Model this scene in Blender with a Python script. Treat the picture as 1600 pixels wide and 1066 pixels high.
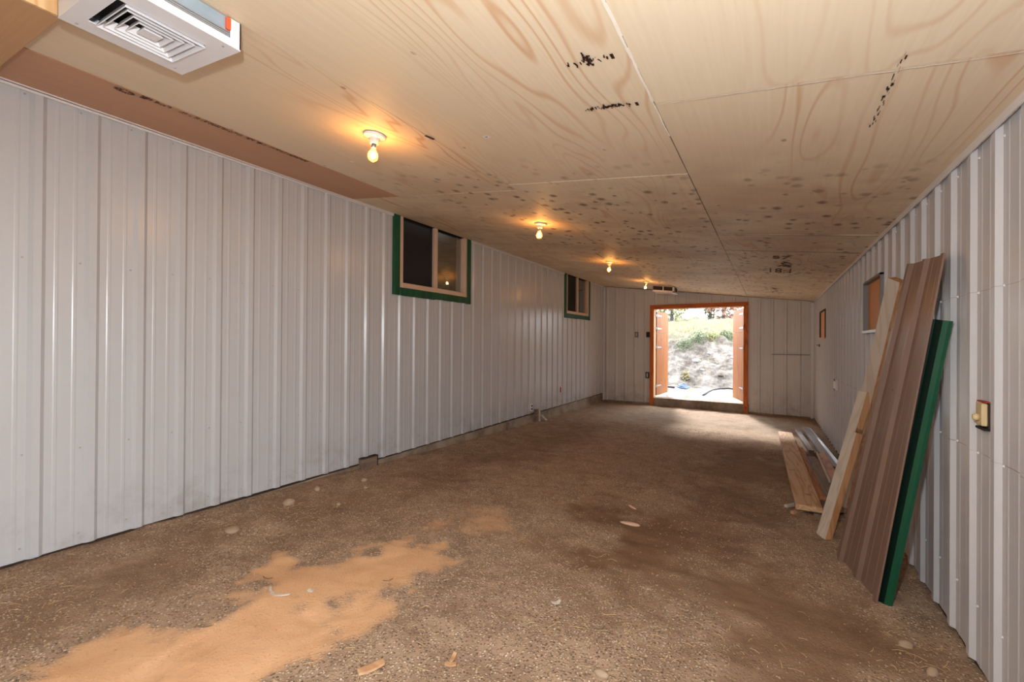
import bpy, math, random
import numpy as np
from mathutils import Vector, Matrix

R = random.Random(7)
NR = np.random.default_rng(11)
SC = bpy.context.scene
COL = SC.collection
for o in list(bpy.data.objects):
    bpy.data.objects.remove(o, do_unlink=True)

# ------------------------------------------------------------------ measured room
XL, XR, YE, YB = -3.492, 0.7235, 10.147, -1.9      # wall faces: two sides, far end, open near end
HL, HR = 2.589, 2.043                              # ceiling height over each side wall
SLOPE = (HR - HL) / (XR - XL)
TILT = math.atan(SLOPE)
CAM_H = 1.2095
def ceil_z(x):
    return HL + SLOPE * (x - XL)

# ------------------------------------------------------------------ camera
F, YAW, PITCH, ROLL = 673.78, 0.5398, 0.0034, 0.0069
cam = bpy.data.cameras.new('camera')
cam.sensor_width = 36.0
cam.sensor_fit = 'HORIZONTAL'
cam.lens = F * 36.0 / 1600.0
cam.clip_start = 0.02
camo = bpy.data.objects.new('camera', cam)
COL.objects.link(camo)
r_ = Vector((math.cos(YAW), math.sin(YAW), 0)); f_ = Vector((-math.sin(YAW), math.cos(YAW), 0)); u_ = Vector((0, 0, 1))
f2 = f_ * math.cos(PITCH) + u_ * math.sin(PITCH); u2 = u_ * math.cos(PITCH) - f_ * math.sin(PITCH)
r3 = r_ * math.cos(ROLL) + u2 * math.sin(ROLL); u3 = u2 * math.cos(ROLL) - r_ * math.sin(ROLL)
camo.matrix_world = Matrix(((r3.x, u3.x, -f2.x, 0), (r3.y, u3.y, -f2.y, 0), (r3.z, u3.z, -f2.z, CAM_H), (0, 0, 0, 1)))
SC.camera = camo

# ------------------------------------------------------------------ light and exposure
SC.view_settings.view_transform = 'Standard'
SC.view_settings.look = 'None'
SC.view_settings.gamma = 1.0
SC.view_settings.use_curve_mapping = False
SC.view_settings.exposure = 0.32
w = bpy.data.worlds.new('overcast_sky')
SC.world = w
w.use_nodes = True
bg = w.node_tree.nodes['Background']
bg.inputs[0].default_value = (0.84, 0.92, 1.0, 1)
bg.inputs[1].default_value = 6.2
SC.cycles.use_denoising = True
SC.cycles.max_bounces = 10
SC.cycles.diffuse_bounces = 6
SC.cycles.transparent_max_bounces = 12
SC.cycles.sample_clamp_indirect = 6.0

def add_light(name, kind, loc, energy, color, size=0.1, rot=(0, 0, 0), size_y=None):
    l = bpy.data.lights.new(name, kind)
    l.energy = energy
    l.color = color
    if kind == 'AREA':
        l.shape = 'RECTANGLE'; l.size = size; l.size_y = size_y or size
    else:
        l.shadow_soft_size = size
    o = bpy.data.objects.new(name, l)
    o.location = loc; o.rotation_euler = rot
    COL.objects.link(o)
    return o
# the photographer's flash, a hand above the lens (its shadow of the heater is in the photograph)
add_light('camera_flash', 'POINT', (-0.108, -0.02, 1.485), 108, (0.95, 0.97, 1.0), 0.03)
# daylight through an unseen opening added beside the camera to light the room
dl = add_light('added_opening_portal', 'AREA', (XR + 0.3, -0.57, 0.9), 1, (1, 1, 1), 2.0, (0, math.radians(90), 0), 1.7)
dl.data.size = 2.0
dl.data.cycles.is_portal = True
# hazy sun behind the bank: it reaches a few metres in through the doorway
sun = add_light('hazy_sun', 'SUN', (-4, 20, 12), 7.0, (1.0, 0.97, 0.93), 0.1)
sun.data.angle = math.radians(9)
sun.rotation_euler = Vector((0.245, -0.80, -0.545)).to_track_quat('-Z', 'Y').to_euler()
# daylight through the far doorway
po = add_light('doorway_portal', 'AREA', (-1.38, YE + 0.32, 1.0), 1, (1, 1, 1), 1.8, (math.radians(-90), 0, 0), 2.0)
po.data.cycles.is_portal = True

# ------------------------------------------------------------------ builders
class MB:
    def __init__(s):
        s.v = []; s.f = []; s.m = []
    def quad(s, a, b, c, d, m=0):
        n = len(s.v); s.v += [tuple(a), tuple(b), tuple(c), tuple(d)]; s.f.append((n, n + 1, n + 2, n + 3)); s.m.append(m)
        return s
    def hexa(s, p, m=0):
        """p: 8 corners, bottom ring 0-3 then top ring 4-7"""
        n = len(s.v); s.v += [tuple(q) for q in p]
        for f in ((3, 2, 1, 0), (4, 5, 6, 7), (0, 1, 5, 4), (1, 2, 6, 5), (2, 3, 7, 6), (3, 0, 4, 7)):
            s.f.append(tuple(n + i for i in f)); s.m.append(m)
        return s
    def box(s, x0, x1, y0, y1, z0, z1, m=0, shear=0.0):
        """axis box; shear tilts it with the ceiling slope about x"""
        P = [(x0, y0, z0), (x1, y0, z0), (x1, y1, z0), (x0, y1, z0), (x0, y0, z1), (x1, y0, z1), (x1, y1, z1), (x0, y1, z1)]
        if shear:
            P = [(x, y, z + shear * (x - XL)) for x, y, z in P]
        return s.hexa(P, m)
    def bar(s, a, b, u, wu, wv, m=0):
        """square bar from a to b, width wu along u, wv across"""
        a = Vector(a); b = Vector(b); d = (b - a).normalized(); u = Vector(u); u = (u - d * u.dot(d)).normalized(); v = d.cross(u)
        c = [u * (sx * wu / 2) + v * (sy * wv / 2) for sx, sy in ((-1, -1), (1, -1), (1, 1), (-1, 1))]
        return s.hexa([a + q for q in c] + [b + q for q in c], m)
    def lathe(s, prof, c, n=24, axis='z', m=0, cap=True):
        """prof: (radius, height) pairs"""
        base = len(s.v)
        for r, h in prof:
            for i in range(n):
                a = 2 * math.pi * i / n
                p = (r * math.cos(a), r * math.sin(a), h)
                if axis == 'x': p = (p[2], p[0], p[1])
                if axis == 'y': p = (p[0], p[2], p[1])
                s.v.append((c[0] + p[0], c[1] + p[1], c[2] + p[2]))
        for k in range(len(prof) - 1):
            for i in range(n):
                j = (i + 1) % n
                s.f.append((base + k * n + i, base + k * n + j, base + (k + 1) * n + j, base + (k + 1) * n + i)); s.m.append(m)
        if cap:
            s.f.append(tuple(base + i for i in range(n))[::-1]); s.m.append(m)
            s.f.append(tuple(base + (len(prof) - 1) * n + i for i in range(n))); s.m.append(m)
        return s
    def tube(s, pts, r, n=8, m=0):
        base = len(s.v); pts = [Vector(p) for p in pts]
        for k, p in enumerate(pts):
            d = (pts[min(k + 1, len(pts) - 1)] - pts[max(k - 1, 0)]).normalized()
            u = d.orthogonal().normalized() if abs(d.z) > .9 else d.cross(Vector((0, 0, 1))).normalized()
            v = d.cross(u)
            for i in range(n):
                a = 2 * math.pi * i / n
                s.v.append(tuple(p + (u * math.cos(a) + v * math.sin(a)) * r))
        for k in range(len(pts) - 1):
            for i in range(n):
                j = (i + 1) % n
                s.f.append((base + k * n + i, base + k * n + j, base + (k + 1) * n + j, base + (k + 1) * n + i)); s.m.append(m)
        s.f.append(tuple(base + i for i in range(n))[::-1]); s.m.append(m)
        s.f.append(tuple(base + (len(pts) - 1) * n + i for i in range(n))); s.m.append(m)
        return s
    def build(s, name, mat, parent=None, base=None, bevel=0, smooth=False, solid=0):
        """vertices are in room coordinates; base is the object's own origin"""
        off = Vector((0, 0, 0))
        pw = Vector((0, 0, 0))
        q = parent
        while q is not None:
            pw += q.location; q = q.parent
        if base is None:
            V = np.array(s.v); c = (V.min(0) + V.max(0)) / 2; base = Vector((c[0], c[1], V[:, 2].min())) if parent is None else pw
        base = Vector(base)
        me = bpy.data.meshes.new(name)
        me.from_pydata([(v[0] - base.x, v[1] - base.y, v[2] - base.z) for v in s.v], [], s.f)
        for mt in (mat if isinstance(mat, (list, tuple)) else [mat]):
            me.materials.append(mt)
        if isinstance(mat, (list, tuple)):
            me.polygons.foreach_set('material_index', s.m)
        if smooth:
            me.polygons.foreach_set('use_smooth', [True] * len(me.polygons))
        me.update()
        o = bpy.data.objects.new(name, me)
        o.location = base - pw
        COL.objects.link(o)
        if parent is not None: o.parent = parent
        if solid:
            mo = o.modifiers.new('solid', 'SOLIDIFY'); mo.thickness = solid; mo.offset = 0
        if bevel:
            mo = o.modifiers.new('bevel', 'BEVEL'); mo.width = bevel; mo.segments = 1; mo.limit_method = 'ANGLE'
        return o

def tag(o, label=None, cat=None, group=None, kind=None):
    if label: o['label'] = label
    if cat: o['category'] = cat
    if group: o['group'] = group
    if kind: o['kind'] = kind
    return o
def empty(name, loc):
    o = bpy.data.objects.new(name, None); o.location = loc; o.empty_display_size = .1
    COL.objects.link(o)
    return o
def copy_tree(o, parent=None):
    c = o.copy(); COL.objects.link(c)
    if parent is not None: c.parent = parent
    for ch in list(o.children): copy_tree(ch, c)
    return c
def srgb(r, g, b):
    return tuple(((c / 255) / 12.92 if c / 255 <= .04045 else ((c / 255 + .055) / 1.055) ** 2.4) for c in (r, g, b)) + (1,)

# ------------------------------------------------------------------ node helper
class N:
    def __init__(s, name, rough=.6, spec=.3, metal=0.0):
        s.mat = bpy.data.materials.new(name); s.mat.use_nodes = True
        s.t = s.mat.node_tree; s.b = s.t.nodes['Principled BSDF']
        s.b.inputs['Roughness'].default_value = rough
        s.b.inputs['Specular IOR Level'].default_value = spec
        s.b.inputs['Metallic'].default_value = metal
    def n(s, typ, **kw):
        x = s.t.nodes.new(typ)
        for k, v in kw.items():
            if k in ('i',):
                for kk, vv in v.items(): s.put(x.inputs[kk], vv)
            else: setattr(x, k, v)
        return x
    def put(s, sock, v):
        if isinstance(v, bpy.types.NodeSocket): s.t.links.new(v, sock)
        else: sock.default_value = v
    def coord(s, which='Object'):
        return s.n('ShaderNodeTexCoord').outputs[which]
    def pos(s):
        return s.n('ShaderNodeNewGeometry').outputs['Position']
    def rand(s):
        return s.n('ShaderNodeObjectInfo').outputs['Random']
    def sep(s, v):
        return s.n('ShaderNodeSeparateXYZ', i={0: v}).outputs
    def vm(s, op, a, b=None):
        x = s.n('ShaderNodeVectorMath', operation=op); s.put(x.inputs[0], a)
        if b is not None: s.put(x.inputs[1], b)
        return x.outputs[0]
    def math(s, op, a, b=None, c=None, clamp=False):
        x = s.n('ShaderNodeMath', operation=op, use_clamp=clamp); s.put(x.inputs[0], a)
        if b is not None: s.put(x.inputs[1], b)
        if c is not None: s.put(x.inputs[2], c)
        return x.outputs[0]
    def noise(s, v, scale, detail=3, rough=.55, dist=0, out=0):
        x = s.n('ShaderNodeTexNoise', i={'Vector': v, 'Scale': scale, 'Detail': detail, 'Roughness': rough, 'Distortion': dist})
        return x.outputs[out]
    def voro(s, v, scale, feature='F1', rnd=1.0, out='Distance'):
        x = s.n('ShaderNodeTexVoronoi', feature=feature, i={'Vector': v, 'Scale': scale, 'Randomness': rnd})
        return x.outputs[out]
    def step(s, v, a, b, lo=0.0, hi=1.0):
        x = s.n('ShaderNodeMapRange', interpolation_type='SMOOTHSTEP', i={0: v, 1: a, 2: b, 3: lo, 4: hi}); return x.outputs[0]
    def ramp(s, v, stops):
        x = s.n('ShaderNodeValToRGB', i={0: v}); e = x.color_ramp.elements
        while len(e) > 1: e.remove(e[-1])
        e[0].position, e[0].color = stops[0]
        for p, c in stops[1:]:
            q = e.new(p); q.color = c
        return x.outputs[0]
    def mix(s, f, a, b, blend='MIX'):
        x = s.n('ShaderNodeMix', data_type='RGBA', blend_type=blend); x.clamp_factor = True
        s.put(x.inputs[0], f); s.put(x.inputs[6], a); s.put(x.inputs[7], b)
        return x.outputs[2]
    def color(s, c): s.put(s.b.inputs['Base Color'], c); return s
    def rough(s, r): s.put(s.b.inputs['Roughness'], r); return s
    def bump(s, h, strength=.3, dist=.01):
        x = s.n('ShaderNodeBump', i={'Strength': strength, 'Distance': dist, 'Height': h}); s.put(s.b.inputs['Normal'], x.outputs[0]); return s

def m_plain(name, c, rough=.6, spec=.3, metal=0.0, vary=.12, scale=9, bump=0):
    k = N(name, rough, spec, metal)
    t = k.noise(k.coord(), scale, 4)
    d = tuple(x * (1 - vary) for x in c[:3]) + (1,); l = tuple(min(1, x * (1 + vary)) for x in c[:3]) + (1,)
    k.color(k.mix(t, d, l))
    if bump: k.bump(k.noise(k.coord(), scale * 6, 3), bump, .004)
    return k.mat

def m_sheet_metal(name, c, rough=.33, spec=.5, line=False, dirt=0.0, streak=.02):
    k = N(name, rough, spec)
    P = k.pos()
    t = k.noise(k.vm('MULTIPLY', P, (30, 30, .4)), 1, 3)
    col = k.mix(t, tuple(x * (1 - streak) for x in c[:3]) + (1,), tuple(min(1, x * (1 + streak)) for x in c[:3]) + (1,))
    # faint rubbed-on dust
    d = k.noise(P, 1.7, 5, .65)
    col = k.mix(k.math('MULTIPLY', k.step(d, .3, .9), .04 + dirt), col, srgb(176, 158, 138))
    if dirt:
        z = k.sep(P)[2]
        d2 = k.math('MULTIPLY', k.step(z, .5, -.2), k.step(k.noise(P, 5, 5, .7), .42, .75))
        col = k.mix(k.math('MULTIPLY', d2, .5), col, srgb(120, 100, 80))
    if line:
        z = k.sep(P)[2]
        l1 = k.math('LESS_THAN', k.math('ABSOLUTE', k.math('SUBTRACT', z, .772)), .0016)
        l2 = k.math('LESS_THAN', k.math('ABSOLUTE', k.math('SUBTRACT', z, 1.432)), .0012)
        l2 = k.math('MULTIPLY', l2, .5)
        l1 = k.math('MULTIPLY', l1, k.math('MULTIPLY', k.step(k.noise(P, 6, 3), .35, .6), .85))
        col = k.mix(k.math('MAXIMUM', l1, l2), col, srgb(130, 80, 72))
    k.color(col)
    k.rough(k.step(k.noise(P, 3, 4), .3, .7, rough * .98, rough * 1.03))
    k.bump(k.noise(k.vm('MULTIPLY', P, (4, 4, 1.2)), 1.3, 2), .05, .02)
    return k.mat

def m_plywood(name, base, dark, light, grain_axis=1, red=.5, spots=False):
    k = N(name, .62, .25)
    g = k.coord()
    off = k.math('MULTIPLY', k.rand(), 37.0)
    cv = k.n('ShaderNodeCombineXYZ', i={0: off, 1: off, 2: 0.0}).outputs[0]
    sc = (1, .16, 1) if grain_axis == 1 else (.16, 1, 1)
    v = k.vm('ADD', k.vm('MULTIPLY', g, sc), cv)
    n1 = k.noise(v, 2.1, 2, .45, .35)
    rings = k.math('PINGPONG', k.math('MULTIPLY', n1, 46.0), 1.0)
    line = k.step(rings, .6, 1.0)
    area = k.step(k.noise(v, 1.3, 2), .44, .66)
    fs = (70, 2.2, 1) if grain_axis == 1 else (2.2, 70, 1)
    fine = k.noise(k.vm('ADD', k.vm('MULTIPLY', g, fs), cv), 1, 3)
    col = k.mix(fine, dark, light)
    col = k.mix(k.math('MULTIPLY', k.step(k.noise(v, .9, 3), .3, .7), .55), col, base)
    col = k.mix(k.math('MULTIPLY', k.math('MULTIPLY', line, area), red), col, srgb(200, 140, 88))
    # per-sheet tone
    col = k.mix(k.math('MULTIPLY', k.rand(), .22), col, srgb(190, 150, 112))
    # knots
    kv = k.n('ShaderNodeTexVoronoi', feature='F1', i={'Vector': k.vm('ADD', k.vm('MULTIPLY', g, (1, .75, 1)), cv), 'Scale': 5.2, 'Randomness': 1.0})
    pick = k.math('GREATER_THAN', k.sep(kv.outputs['Color'])[0], .62)
    kd = k.math('ADD', kv.outputs['Distance'], k.math('MULTIPLY', k.math('SUBTRACT', k.noise(g, 60, 2), .5), .05))
    knot = k.math('MULTIPLY', k.step(kd, .075, .03), pick)
    col = k.mix(k.math('MULTIPLY', knot, .6), col, srgb(128, 78, 48))
    if spots:
        P = k.pos()
        x, y, z = k.sep(P)[0], k.sep(P)[1], k.sep(P)[2]
        # mould specks round the nails, spreading over the middle and far sheets
        m1 = k.math('MULTIPLY', k.step(k.math('ADD', y, k.math('MULTIPLY', x, -.2)), 2.3, 3.3), k.step(x, -3.0, -1.9))
        m1 = k.math('MULTIPLY', m1, k.step(k.noise(P, .9, 3), .22, .5))
        sv = k.n('ShaderNodeTexVoronoi', feature='F1', i={'Vector': k.vm('MULTIPLY', P, (1, .8, 0)), 'Scale': 10.5, 'Randomness': .95})
        sd = k.math('ADD', sv.outputs['Distance'], k.math('MULTIPLY', k.math('SUBTRACT', k.noise(P, 38, 3, .6), .5), .26))
        size = k.math('MULTIPLY_ADD', k.sep(sv.outputs['Color'])[1], .30, .15)
        sp = k.math('MULTIPLY', k.step(k.math('DIVIDE', sd, size), 1.1, .25), k.math('GREATER_THAN', k.sep(sv.outputs['Color'])[0], .12))
        sp = k.math('MULTIPLY', sp, m1)
        col = k.mix(k.math('MULTIPLY', sp, .88), col, srgb(90, 66, 56))
        # greyed, weathered film over the same sheets
        wz = k.math('MULTIPLY', k.step(k.noise(k.vm('MULTIPLY', P, (1.0, 1.6, 0)), 2.2, 5, .7), .42, .7), k.step(y, 2.0, 3.6))
        col = k.mix(k.math('MULTIPLY', wz, .3), col, srgb(150, 122, 108))
        # water stain along two of the cross joints
        for yj in (4.27, 5.02):
            sj = k.math('ABSOLUTE', k.math('SUBTRACT', k.math('ADD', y, k.math('MULTIPLY', k.noise(P, 9, 3), .02)), yj))
            sj = k.math('MULTIPLY', k.step(sj, .05, .008), k.step(x, -.43, -.39))
            col = k.mix(k.math('MULTIPLY', k.math('MULTIPLY', sj, k.step(k.noise(P, 3, 3), .25, .6)), .6), col, srgb(104, 76, 62))
        # nail heads: few dark dots on the near sheets
        nv = k.n('ShaderNodeTexVoronoi', feature='F1', i={'Vector': k.vm('MULTIPLY', P, (1, 1, 0)), 'Scale': 4.6, 'Randomness': .8})
        nd = k.math('MULTIPLY', k.step(nv.outputs['Distance'], .05, .02), k.math('GREATER_THAN', k.sep(nv.outputs['Color'])[2], .45))
        col = k.mix(k.math('MULTIPLY', nd, .65), col, srgb(96, 66, 50))
        # slow water tint on the sheets in the middle
        br = k.math('MULTIPLY', k.step(k.noise(P, .7, 3), .45, .68), k.step(y, 1.6, 3.2))
        col = k.mix(k.math('MULTIPLY', br, .35), col, srgb(168, 118, 82))
    k.color(col)
    k.bump(k.math('ADD', fine, k.math('MULTIPLY', line, .3)), .12, .002)
    return k.mat

def m_wood(name, a, b, axis=1, rings=18.0, rough=.6, knots=True):
    k = N(name, rough, .25)
    g = k.coord()
    off = k.math('MULTIPLY', k.rand(), 21.0)
    cv = k.n('ShaderNodeCombineXYZ', i={0: off, 1: off, 2: off}).outputs[0]
    sc = [5.0, 5.0, 5.0]; sc[axis] = .45
    v = k.vm('ADD', k.vm('MULTIPLY', g, tuple(sc)), cv)
    n1 = k.noise(v, 1.6, 2, .5, .3)
    ln = k.step(k.math('PINGPONG', k.math('MULTIPLY', n1, rings), 1.0), .35, 1.0)
    col = k.mix(ln, a, b)
    col = k.mix(k.math('MULTIPLY', k.noise(v, 9, 4), .4), col, tuple(x * .75 for x in a[:3]) + (1,))
    if knots:
        kv = k.voro(k.vm('ADD', g, cv), 3.2)
        col = k.mix(k.math('MULTIPLY', k.step(kv, .13, .05), .6), col, tuple(x * .35 for x in b[:3]) + (1,))
    k.color(col)
    k.bump(n1, .15, .003)
    return k.mat

# ------------------------------------------------------------------ materials
M = {}
M['wall'] = m_sheet_metal('white_sheet_metal', srgb(191, 193, 196), .26, .5, dirt=.06)
M['wall_line'] = m_sheet_metal('white_sheet_metal_chalked', srgb(197, 198, 201), .28, .5, line=True)
M['wall_far'] = m_sheet_metal('white_sheet_metal_dusty', srgb(208, 205, 202), .45, .4, dirt=.14)
M['trim_white'] = m_sheet_metal('white_trim_metal', srgb(222, 220, 220), .35, .5)
M['brown_metal'] = m_sheet_metal('brown_sheet_metal', srgb(124, 100, 88), .3, .5, streak=.08)
M['green_metal'] = m_sheet_metal('green_trim_metal', srgb(6, 78, 54), .3, .5, streak=.05)
M['trim_shade'] = m_plain('shade_dark_green', srgb(14, 34, 28), .5, .3)  # near-black green for the shade painted beside the trim
M['galv'] = m_plain('galvanized_steel', srgb(190, 192, 198), .35, .5, .75, .2, 14)
M['dark_galv'] = m_plain('dull_grey_steel', srgb(112, 110, 108), .45, .5, .4, .15, 14)
M['screw_grey'] = m_plain('painted_screw', srgb(168, 164, 160), .4, .5)
M['backing'] = m_plain('dark_framing', srgb(60, 48, 40), .8, .2)
M['ply'] = m_plywood('ceiling_plywood', srgb(231, 217, 190), srgb(221, 203, 172), srgb(240, 227, 203), red=.6, spots=True)
M['ply_red'] = m_plywood('reddish_plywood', srgb(196, 152, 122), srgb(184, 138, 108), srgb(208, 166, 136), red=.25)
M['ply_beam'] = m_plywood('beam_plywood', srgb(196, 152, 108), srgb(180, 136, 96), srgb(206, 166, 124), grain_axis=0, red=.5)
M['ply_board'] = m_plywood('window_plywood', srgb(226, 158, 98), srgb(212, 140, 84), srgb(234, 172, 116), red=.7)
M['ink'] = m_plain('dark_ink', srgb(52, 28, 26), .7, .2, vary=.3, scale=40)
M['ink_soft'] = m_plain('worn_ink', srgb(92, 60, 48), .7, .2, vary=.3, scale=40)
M['chalk'] = m_plain('lit_joint_white', srgb(240, 232, 220), .7, .2)  # white stands for light caught in the open ceiling joint
M['conc'] = None
k = N('rough_concrete', .85, .2); P_ = k.pos()
k.color(k.mix(k.step(k.noise(P_, 3.5, 6, .65), .3, .7), srgb(120, 106, 92), srgb(166, 152, 136)))
k.bump(k.noise(P_, 30, 5, .7), .5, .01); M['conc'] = k.mat
M['fir'] = m_wood('orange_fir', srgb(208, 116, 50), srgb(176, 84, 30), 2, 14, .5)
M['fir_h'] = m_wood('orange_fir_level', srgb(200, 108, 48), srgb(168, 80, 30), 0, 14, .5)
M['leaf_wood'] = m_wood('door_leaf_fir', srgb(172, 106, 50), srgb(150, 82, 34), 2, 12, .5)
M['jamb'] = m_wood('lit_pale_wood', srgb(236, 200, 150), srgb(214, 166, 112), 2, 12, .6)  # paler wood: daylight on the jambs and flash on the beam end put in
M['tan'] = m_wood('tan_plank', srgb(208, 174, 138), srgb(184, 140, 102), 1, 16)
M['orange_board'] = m_wood('orange_plank', srgb(186, 128, 86), srgb(156, 96, 58), 1, 14)
M['grey_board'] = m_wood('weathered_plank', srgb(138, 118, 104), srgb(112, 92, 80), 1, 18)
M['pale_board'] = m_wood('pale_plank', srgb(206, 196, 182), srgb(192, 178, 162), 2, 10, .6, False)
M['pale_edge'] = m_wood('tan_plank_edge', srgb(198, 150, 108), srgb(174, 122, 82), 2, 14, .6)
M['green_trim'] = m_wood('green_painted_board', srgb(28, 84, 58), srgb(20, 66, 44), 2, 6, .5, False)
M['vinyl'] = m_plain('almond_vinyl', srgb(206, 178, 156), .4, .4, vary=.05)
M['porcelain'] = m_plain('white_porcelain', srgb(236, 232, 228), .15, .6, vary=.03)
M['heater'] = m_plain('white_enamel', srgb(228, 228, 232), .35, .5, vary=.03)
M['heater_dark'] = m_plain('dark_inside', srgb(40, 34, 34), .6, .3)
M['orange_tab'] = m_plain('orange_plastic', srgb(238, 100, 62), .4, .4, vary=.05)
M['ivory'] = m_plain('ivory_plastic', srgb(204, 184, 142), .4, .4, vary=.1, scale=30)
M['black'] = m_plain('black_plastic', srgb(26, 24, 24), .5, .4)
M['grey_plate'] = m_plain('grey_box_steel', srgb(150, 140, 132), .5, .4)
M['sticker'] = m_plain('white_sticker', srgb(236, 232, 234), .5, .3, vary=.04)
M['red_mark'] = m_plain('red_paint', srgb(168, 62, 52), .6, .3)
M['stone'] = m_plain('field_stone', srgb(168, 146, 122), .8, .2, vary=.25, scale=16, bump=.3)
M['stone_pink'] = m_plain('pale_pink_stone', srgb(212, 176, 152), .8, .2, vary=.15, scale=20)
M['chip'] = m_wood('wood_chip', srgb(208, 170, 130), srgb(184, 136, 98), 0, 10, .7, False)
M['straw'] = m_plain('dry_straw', srgb(208, 182, 130), .7, .2, vary=.3, scale=3)
M['gravel'] = m_plain('mixed_gravel', srgb(176, 152, 128), .8, .2, vary=.3, scale=22)
M['gravel_dark'] = m_plain('dark_gravel', srgb(124, 102, 84), .8, .2, vary=.35, scale=22)
M['label_plate'] = m_plain('blue_grey_enamel', srgb(150, 166, 178), .35, .5, vary=.2, scale=20)

def m_glow(name, c, s):
    k = N(name); e = k.n('ShaderNodeEmission', i={0: c, 1: s})
    k.t.links.new(e.outputs[0], k.t.nodes['Material Output'].inputs[0]); return k.mat
M['filament'] = m_glow('hot_filament', (1.0, .47, .13, 1), 620)
def m_clear(name, tint, gloss, base=None, fac=0.0):
    k = N(name); t = k.n('ShaderNodeBsdfTransparent', i={0: tint}); g = k.n('ShaderNodeBsdfGlossy', i={0: (1, 1, 1, 1), 1: .02})
    x = k.n('ShaderNodeMixShader', i={0: gloss}); k.t.links.new(t.outputs[0], x.inputs[1]); k.t.links.new(g.outputs[0], x.inputs[2])
    out = x
    if base:
        d = k.n('ShaderNodeBsdfTranslucent', i={0: base}); y = k.n('ShaderNodeMixShader', i={0: fac})
        k.t.links.new(x.outputs[0], y.inputs[1]); k.t.links.new(d.outputs[0], y.inputs[2]); out = y
    k.t.links.new(out.outputs[0], k.t.nodes['Material Output'].inputs[0]); return k.mat
M['bulb_glass'] = m_clear('bulb_glass', (1, .88, .66, 1), .06, (1.0, .7, .35, 1), .08)
M['pane'] = m_clear('window_glass', (.75, .8, .78, 1), .22)
k = N('insect_screen', .7, .2); sx = k.n('ShaderNodeBsdfTransparent'); mx = k.n('ShaderNodeMixShader', i={0: .62})
k.color(srgb(48, 46, 48)); k.t.links.new(sx.outputs[0], mx.inputs[1]); k.t.links.new(k.b.outputs[0], mx.inputs[2])
k.t.links.new(mx.outputs[0], k.t.nodes['Material Output'].inputs[0]); M['screen'] = k.mat

# ------------------------------------------------------------------ ground levels
LY = np.array([-3, 1.4, 2.2, 3.0, 4.3, 6.0, 8.0, 10.3]); LZ = np.array([-.006, -.012, -.032, -.06, -.105, -.145, -.18, -.205])
RY = np.array([-3, 2.0, 4.0, 6.0, 8.0, 10.3]); RZ = np.array([-.10, -.112, -.128, -.165, -.2, -.232])
def floor_z(x, y):
    t = np.clip((x - XL) / (XR - XL), 0, 1)
    return np.interp(y, LY, LZ) * (1 - t) + np.interp(y, RY, RZ) * t
_gx = NR.normal(size=(64, 64))
def vnoise(x, y, s):
    """smooth value noise"""
    x = np.asarray(x) * s + 100; y = np.asarray(y) * s + 100
    xi = np.floor(x).astype(int); yi = np.floor(y).astype(int); fx = x - xi; fy = y - yi
    fx = fx * fx * (3 - 2 * fx); fy = fy * fy * (3 - 2 * fy)
    g = lambda a, b: _gx[a % 64, b % 64]
    return (g(xi, yi) * (1 - fx) + g(xi + 1, yi) * fx) * (1 - fy) + (g(xi, yi + 1) * (1 - fx) + g(xi + 1, yi + 1) * fx) * fy
def ground(x, y):
    return floor_z(x, y) + .006 * vnoise(x, y, 3) + .004 * vnoise(x, y, 9) + .002 * vnoise(x, y, 25)
def seg_mask(x, y, pts, rad, soft, wob=.12):
    d = np.full(np.shape(x), 9.0)
    for (a, b, ra), (c, e, rb) in zip(pts[:-1], pts[1:]):
        dx, dy = c - a, e - b
        t = np.clip(((x - a) * dx + (y - b) * dy) / (dx * dx + dy * dy), 0, 1)
        d = np.minimum(d, np.hypot(x - a - t * dx, y - b - t * dy) - (ra + (rb - ra) * t))
    d = d + wob * vnoise(x, y, 3.2) * .6 + wob * .5 * vnoise(x, y, 9) + wob * .25 * vnoise(x, y, 27)
    return np.clip((rad - d) / soft + .5, 0, 1)

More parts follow.
